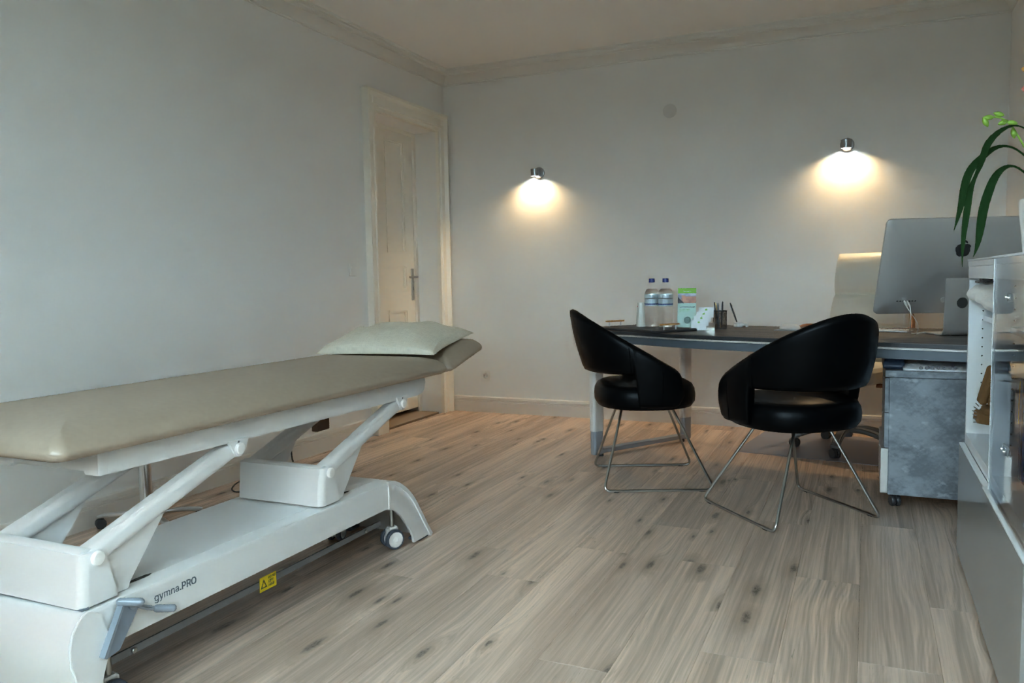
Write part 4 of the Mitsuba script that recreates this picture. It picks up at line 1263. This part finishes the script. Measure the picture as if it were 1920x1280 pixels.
# scissor housings
def housing(yf, yb_top, yb_bot, parent):
    """A cover bent round three sides: front plate across, side plates that narrow upwards."""
    zt, zb = 0.432, 0.306
    xo0, xo1 = 1.085, 1.452
    ms = []
    tk = 0.010
    def ring(z, yfz, ybz):
        o = []
        r = 0.022
        pts = [(xo0, ybz), (xo0, yfz + r)]
        for a in np.radians(np.linspace(180, 270, 6)):
            pts.append((xo0 + r + r * math.cos(a), yfz + r + r * math.sin(a)))
        for a in np.radians(np.linspace(270, 360, 6)):
            pts.append((xo1 - r + r * math.cos(a), yfz + r + r * math.sin(a)))
        pts += [(xo1, yfz + r), (xo1, ybz)]
        inn = [(xo1 - tk, ybz), (xo1 - tk, yfz + r)]
        r2 = r - tk
        for a in np.radians(np.linspace(360, 270, 6)):
            inn.append((xo1 - r + r2 * math.cos(a), yfz + r + r2 * math.sin(a)))
        for a in np.radians(np.linspace(270, 180, 6)):
            inn.append((xo0 + r + r2 * math.cos(a), yfz + r + r2 * math.sin(a)))
        inn += [(xo0 + tk, yfz + r), (xo0 + tk, ybz)]
        return np.array([(x, y, z) for x, y in pts + inn])
    m = loft([ring(zb, yf - 0.010, yb_bot), ring(zt - 0.012, yf, yb_top), ring(zt, yf + 0.001, yb_top - 0.01)], (False, False))
    n = len(ring(0, 0, 0))
    # close top and bottom between outer and inner outline
    f = list(m.faces)
    h = n // 2
    for base_, flip in ((0, True), (2 * n, False)):
        for i in range(h - 1):
            a, b, c, d = base_ + i, base_ + i + 1, base_ + n - 2 - i, base_ + n - 1 - i
            q = [[a, b, c], [a, c, d]]
            f += [x[::-1] for x in q] if flip else q
    return fixn(trimesh.Trimesh(m.vertices, np.array(f), process=False))


def arm_set(P, Q, parent_key, dy):
    """Near and far arm of one pair, pivots P and Q given as (y, z)."""
    P, Q = np.array(P), np.array(Q)
    d = (Q - P) / np.linalg.norm(Q - P)
    n = np.array([-d[1], d[0]])
    if n[1] < 0:
        n = -n
    for x0, x1 in ((1.392, 1.445), (1.095, 1.148)):
        hwd = 0.026
        a, b = P - d * 0.03, Q + d * 0.02
        sec = rrect((x1 - x0) / 2, hwd, 0.018, 5)
        rings = []
        for p, s in ((a, 0.8), (a + d * 0.008, 1.0), (b - d * 0.008, 0.98), (b, 0.8)):
            rings.append(np.array([[(x0 + x1) / 2 + u * s, p[0] + n[0] * v * s, p[1] + n[1] * v * s] for u, v in sec]))
        ar = obj('lift_arm', fixn(loft(rings)), 'mat_white', co, smooth=40)
        # triangular web plate under the lower half of the arm
        g0 = P - n * 0.012 + d * 0.02
        g1 = P + d * 0.235 - n * 0.020
        wp_ = Polygon([tuple(P + d * 0.0 - n * 0.0), tuple(g1), (P[0] + 0.105, 0.318), (P[0] + 0.098, 0.302), (P[0] + 0.03, 0.302)])
        obj('web', fixn(prism(wp_, 0.030, 'x').apply_translation([x0 + 0.008, 0, 0])), 'mat_white', ar, smooth=False)
    # pivot caps at the base and hanging lugs at the rail
    for xs, s in ((1.452, 1), (1.085, -1)):
        cpm = lathe([(0.017, 0.0), (0.017, 0.007), (0.014, 0.010), (0.0, 0.0105)], 28, (True, False))
        obj('pivot_cap', at(cpm, mv(xs, P[0], P[1]), rot('y', 90 * s)), 'mat_plastic_white', co)
        xl = 1.446 if s > 0 else 1.090
        lug = Polygon([(Q[0] - 0.040, 0.606), (Q[0] + 0.040, 0.606), (Q[0] + 0.022, Q[1] - 0.012), (Q[0] + 0.010, Q[1] - 0.024), (Q[0] - 0.006, Q[1] - 0.024), (Q[0] - 0.018, Q[1] - 0.012)])
        lg = obj('rail_lug', fixn(prism(lug, 0.010, 'x').apply_translation([xl - 0.005, 0, 0])), 'mat_white', co, smooth=False)
        obj('pivot_cap', at(cpm, mv(xl + 0.004 * s, Q[0], Q[1]), rot('y', 90 * s)), 'mat_plastic_white', lg)
        obj('screw', at(cyl(0.0035, 0.0015, 12), mv(xl + 0.0048 * s, Q[0] - 0.002, 0.599), rot('y', 90 * s)), 'mat_dark_steel', lg)
    # rounded cross tube joining the two arms just above the cover
    c = P + n * 0.010 - d * 0.015
    obj('cross_tube', rod((1.10, c[0], c[1]), (1.44, c[0], c[1]), 0.022, 20), 'mat_white', co)


hA = obj('lift_cover', housing(-4.428, -4.362, -4.336, co), 'mat_white', co, smooth=35)
hB = obj('lift_cover', housing(-3.540, -3.474, -3.448, co), 'mat_white', co, smooth=35)
arm_set((-4.387, 0.415), (-3.911, 0.580), co, 0)
arm_set((-3.499, 0.413), (-3.027, 0.577), co, 0)
obj('arm_pad', bx(1.062, 1.092, -3.10, -3.02, 0.455, 0.53, 0.004), 'mat_brown', co, label='brown pad at the far arm')

# head-end foot: bent plate with side flanges
outer = [(-3.160, 0.300), (-3.115, 0.292), (-3.078, 0.273), (-3.022, 0.234), (-2.945, 0.144), (-2.886, 0.060), (-2.848, 0.010)]
inner = [(-2.985, 0.010), (-2.990, 0.030), (-3.018, 0.078), (-3.059, 0.127), (-3.103, 0.167), (-3.160, 0.190)]
osp = spline([(0, a, b) for a, b in outer], 24)[:, 1:]
isp = spline([(0, a, b) for a, b in inner], 18)[:, 1:]
flange = Polygon(np.vstack([osp, isp]))
ft = obj('foot_plate', fixn(prism(Polygon(np.vstack([osp, (osp - [0.012, 0.010])[::-1]])), XN - XFR + 0.012, 'x').apply_translation([XFR - 0.006, 0, 0])), 'mat_white', co, smooth=40)
for x0 in (XN - 0.010, XFR):
    obj('flange', fixn(prism(flange, 0.010, 'x').apply_translation([x0, 0, 0])), 'mat_white', ft, smooth=False)
obj('joint_strip', bx(XN - 0.006, XN + 0.004, by1 - 0.008, by1 + 0.004, bz0 - 0.004, bz1 - 0.004, 0.002), 'mat_white', ft)
for x0 in (XN - 0.06, XFR + 0.0):
    obj('rubber_pad', bx(x0, x0 + 0.055, -2.935, -2.868, 0.0, 0.012, 0.003), 'mat_rubber', ft)
# foot-end cover: bulging plate that curves down, flared a little
cvp = spline([(0, -4.428, 0.302), (0, -4.446, 0.294), (0, -4.466, 0.270), (0, -4.478, 0.235), (0, -4.478, 0.195), (0, -4.466, 0.145), (0, -4.448, 0.085), (0, -4.430, 0.025)], 26)[:, 1:]
rows_o, rows = [], []
FX0, FX1 = 0.985, XN
for (y, z) in cvp:
    fl2 = 0.012 * max(0, (0.2 - z) / 0.2) ** 1.3
    bow = 0.020
    xs = np.linspace(FX0 - fl2, FX1 + fl2, 17)
    yy = y - bow * (1 - ((xs - (FX0 + FX1) / 2) / ((FX1 - FX0) / 2)) ** 2)
    oo = np.c_[xs, yy, np.full(17, z)]
    ii = np.c_[xs[::-1], yy[::-1] + 0.012, np.full(17, z - 0.004)]
    rows.append(np.vstack([oo, ii]))
ec = obj('end_cover', fixn(loft(rows)), 'mat_white', co, smooth=45)
fin = Polygon([*[tuple(q_ + [0.003, 0.0]) for q_ in cvp], (-4.412, 0.03), (-4.409, 0.07), (-4.404, 0.105), (-4.396, 0.138), (-4.385, 0.168), (-4.370, 0.190), (-4.370, 0.197), (-4.395, 0.285)])
for x0 in (XN - 0.006, FX0):
    obj('flange', fixn(prism(fin, 0.012, 'x').apply_translation([x0, 0, 0])), 'mat_white', ec, smooth=False)
obj('end_slit', bx(1.0, 1.452, -4.434, -4.415, 0.303, 0.3075), 'mat_grey_steel', co, smooth=False)
# lettering
lt = frame_at([XN + 0.0003, -4.240, 0.2525], [0, 1, 0], [0, 0, 1], [1, 0, 0])
g_ = text('gymna', 0.0185, False)
obj('lettering', at(g_, lt), 'mat_text_grey', co, smooth=False, label='grey lettering gymna.PRO')
w_ = g_.bounds[1][0]
obj('lettering', at(text('.PRO', 0.0185, True), lt, mv(w_ + 0.001, 0, 0)), 'mat_text_grey', co, smooth=False)
ycov = -4.478 - 0.020 - 0.0005
t1 = text('gymna', 0.030, True)
wd = t1.bounds[1][0]
lt2 = frame_at([1.243 - wd, ycov + 0.0006, 0.192], [1, 0, 0], [0, 0, 1], [0, -1, 0])
obj('lettering', at(t1, lt2), 'mat_text_blue', co, smooth=False)
obj('underline', at(bx(0, wd, -0.0125, -0.009, 0.0, 0.0008), lt2), 'mat_red', co, smooth=False)
# pedal lever on the near side
pd = obj('pedal_lever', fixn(prism(Polygon([(-4.345, 0.292), (-4.300, 0.272), (-4.362, 0.185), (-4.398, 0.178), (-4.404, 0.188)]), 0.010, 'x').apply_translation([XN + 0.010, 0, 0])), 'mat_grey_steel', co, smooth=False)
obj('lever_edge', fixn(prism(Polygon([(-4.349, 0.292), (-4.343, 0.293), (-4.400, 0.180), (-4.408, 0.184)]), 0.018, 'x').apply_translation([XN + 0.006, 0, 0])), 'mat_grey_plastic', pd, smooth=False)
obj('hub', rod((XN - 0.002, -4.322, 0.279), (XN + 0.026, -4.322, 0.279), 0.010, 16), 'mat_grey_plastic', pd)


def capsule(p0, p1, r):
    p0, p1 = np.array(p0, float), np.array(p1, float)
    d = (p1 - p0) / np.linalg.norm(p1 - p0)
    s = [0.0, 0.25, 0.6, 1.0]
    pts, rs = [], []
    for k in np.linspace(0, PI / 2, 5):
        pts.append(p0 + d * r * (1 - math.cos(k)) * 0.9)
        rs.append(max(r * math.sin(k), r * 0.06))
    for k in np.linspace(PI / 2, 0, 5):
        pts.append(p1 - d * r * (1 - math.cos(k)) * 0.9)
        rs.append(max(r * math.sin(k), r * 0.06))
    return tube(np.array(pts), np.array(rs), 16)


pe = capsule((XN + 0.005, -4.353, 0.297), (XN + 0.060, -4.318, 0.292), 0.0095)
obj('pedal', pe, 'mat_grey_plastic', pd, smooth=40)
obj('pedal', capsule((XN + 0.030, -4.270, 0.252), (XN + 0.062, -4.226, 0.241), 0.0095), 'mat_grey_plastic', pd, smooth=40)
obj('pedal_stem', tube(spline([(XN + 0.02, -4.318, 0.282), (XN + 0.026, -4.292, 0.264), (XN + 0.034, -4.262, 0.250)], 10), 0.006, 12), 'mat_grey_plastic', pd)
# wheel linkage under the beam
for xx in (1.375, 1.145):
    bar_ = obj('linkage_bar', fixn(prism(Polygon([(-4.36, 0.104), (-3.10, 0.104), (-3.10, 0.124), (-4.36, 0.124)]), 0.006, 'x').apply_translation([xx, 0, 0])), 'mat_dark_steel', co, smooth=False)
    for yy in (-4.245, -3.205):
        obj('bolt', at(cyl(0.0075, 0.008, 14, 0.002), mv(xx + 0.006, yy, 0.114), rot('y', 90)), 'mat_nickel', bar_)
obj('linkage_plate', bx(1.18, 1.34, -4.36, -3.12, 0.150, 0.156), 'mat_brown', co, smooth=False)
sk = obj('warning_sticker', at(bx(0, 0.0008, -0.036, 0.040, -0.024, 0.022), mv(1.3815, -3.742, 0.113)), 'mat_yellow', co, smooth=False, label='yellow warning sticker')
lt3 = frame_at([1.3825, -3.752, 0.113], [0, 1, 0], [0, 0, 1], [1, 0, 0])
for k, s in enumerate(('DO NOT', 'LIFT', 'HERE')):
    obj('lettering', at(text(s, 0.0078, True, 0.0004), lt3, mv(0.012, 0.009 - 0.0125 * k, 0)), 'mat_black', sk, smooth=False)
tri = Polygon([(-0.022, -0.014), (0.006, -0.014), (-0.008, 0.014)])
obj('triangle', at(prism(tri.difference(tri.buffer(-0.003)), 0.0004), lt3), 'mat_black', sk, smooth=False)


def big_castor(x, y, ang):
    M = mv(x, y, 0.039) @ rot('z', ang)
    c = obj('castor', at(cyl(0.0095, 0.125, 18), M, mv(0, 0.0, 0.045)), 'mat_nickel', co)
    obj('fork', at(cat_(bx(-0.010, 0.010, -0.026, 0.026, -0.020, 0.044, 0.006), bx(-0.014, 0.014, -0.018, 0.018, 0.034, 0.050, 0.005)), M), 'mat_white_matt', c)
    for s in (-1, 1):
        tyre = lathe([(0.031, -0.010), (0.036, -0.010), (0.039, -0.006), (0.039, 0.006), (0.036, 0.010), (0.031, 0.010), (0.031, -0.010)], 36, (False, False))
        obj('tyre', at(tyre, M, mv(s * 0.021, 0, 0), rot('y', 90)), 'mat_rubber', c)
        disc = lathe([(0.0, 0.010), (0.010, 0.0112), (0.013, 0.009), (0.031, 0.009), (0.0315, 0.006), (0.0315, -0.006), (0.0, -0.006)], 36, (False, False))
        obj('wheel_disc', at(disc, M, mv(s * 0.021, 0, 0), rot('y', 90 * s)), 'mat_white_matt', c)


big_castor(1.395, -3.045, -28)
big_castor(1.385, -4.325, -8)
big_castor(1.125, -3.045, 15)
big_castor(1.125, -4.325, 30)

# pillow at the head end
pil = thing('pillow', 'pale grey green pillow lying at the raised head end of the couch', 'pillow')
MP = mv(1.175, -2.622, 0.777) @ rot('x', 8) @ rot('z', 4)
pm = pillow(0.285, 0.215, 0.105, 72, 11, 0.028, 0.42, 0.14)
obj('cover', at(pm, MP), 'mat_linen', pil, smooth=True)
edge = []
for s in np.linspace(0, 1, 60):
    edge.append(((-1 + 2 * s) * 0.285, -0.215 * (1 - 0.06 * (1 - (-1 + 2 * s) ** 2)), 0.0))
obj('piping', at(tube(np.array(edge), 0.0022, 6), MP), 'mat_linen', pil)
obj('care_label', at(bx(-0.009, 0.009, -0.012, 0.0, -0.0004, 0.0004), MP @ mv(0.274, -0.18, -0.002)), 'mat_paper', pil, smooth=False)

# ------------------------------------------------------------------ swivel stool between couch and wall, cables
stl = thing('swivel_stool', 'chrome five-star swivel stool between the couch and wall', 'stool')
SM = mv(0.26, -3.225, 0)
obj('column', at(lathe([(0.0, 0.05), (0.026, 0.05), (0.026, 0.33), (0.018, 0.335), (0.018, 0.50), (0.0, 0.50)], 28, (False, False)), SM), 'mat_chrome', stl)
obj('hub', at(lathe([(0.0, 0.045), (0.040, 0.045), (0.042, 0.06), (0.034, 0.085), (0.0, 0.085)], 28, (False, False)), SM), 'mat_chrome', stl)
for k in range(5):
    A_ = SM @ rot('z', 55 + 72 * k)
    lg = obj('leg', at(tube(spline([(0.02, 0, 0.066), (0.12, 0, 0.066), (0.225, 0, 0.052)], 8), [1.0] * 7 + [0.8], 10, rrect(0.014, 0.009, 0.007, 3)), A_), 'mat_chrome', stl)
    castor(*(A_ @ np.array([0.215, 0, 0, 1]))[:2], 0.022, 0.016, stl, 'mat_black', 30 + 60 * k, 0.045)
obj('seat', at(lathe([(0.0, 0.50), (0.12, 0.50), (0.145, 0.505), (0.16, 0.52), (0.163, 0.54), (0.155, 0.56), (0.12, 0.57), (0.0, 0.573)], 40, (False, False)), SM), 'mat_leather', stl)

obj('power_cable', tube(spline([(0.52, -2.70, 0.004), (0.35, -2.63, 0.004), (0.26, -2.56, 0.004), (0.20, -2.62, 0.004), (0.10, -2.55, 0.004), (0.045, -2.40, 0.004), (0.04, -2.20, 0.004)], 50), 0.0035, 8), 'mat_black', label='black cable curling on the floor behind the couch', cat='cable')
obj('wall_cable', tube(spline([(0.006, -2.035, 0.36), (0.006, -2.03, 0.30), (0.008, -2.012, 0.20), (0.022, -2.0, 0.13), (0.024, -1.995, 0.06), (0.03, -1.99, 0.006)], 30), 0.0045, 8), 'mat_black', label='black cable running down the wall behind the couch', cat='cable')
obj('cable_duct', bx(0.0, 0.009, -1.985, -1.965, 0.126, 0.36, 0.002), 'mat_trim', label='narrow cream cable duct on the wall behind the couch', cat='cable duct')
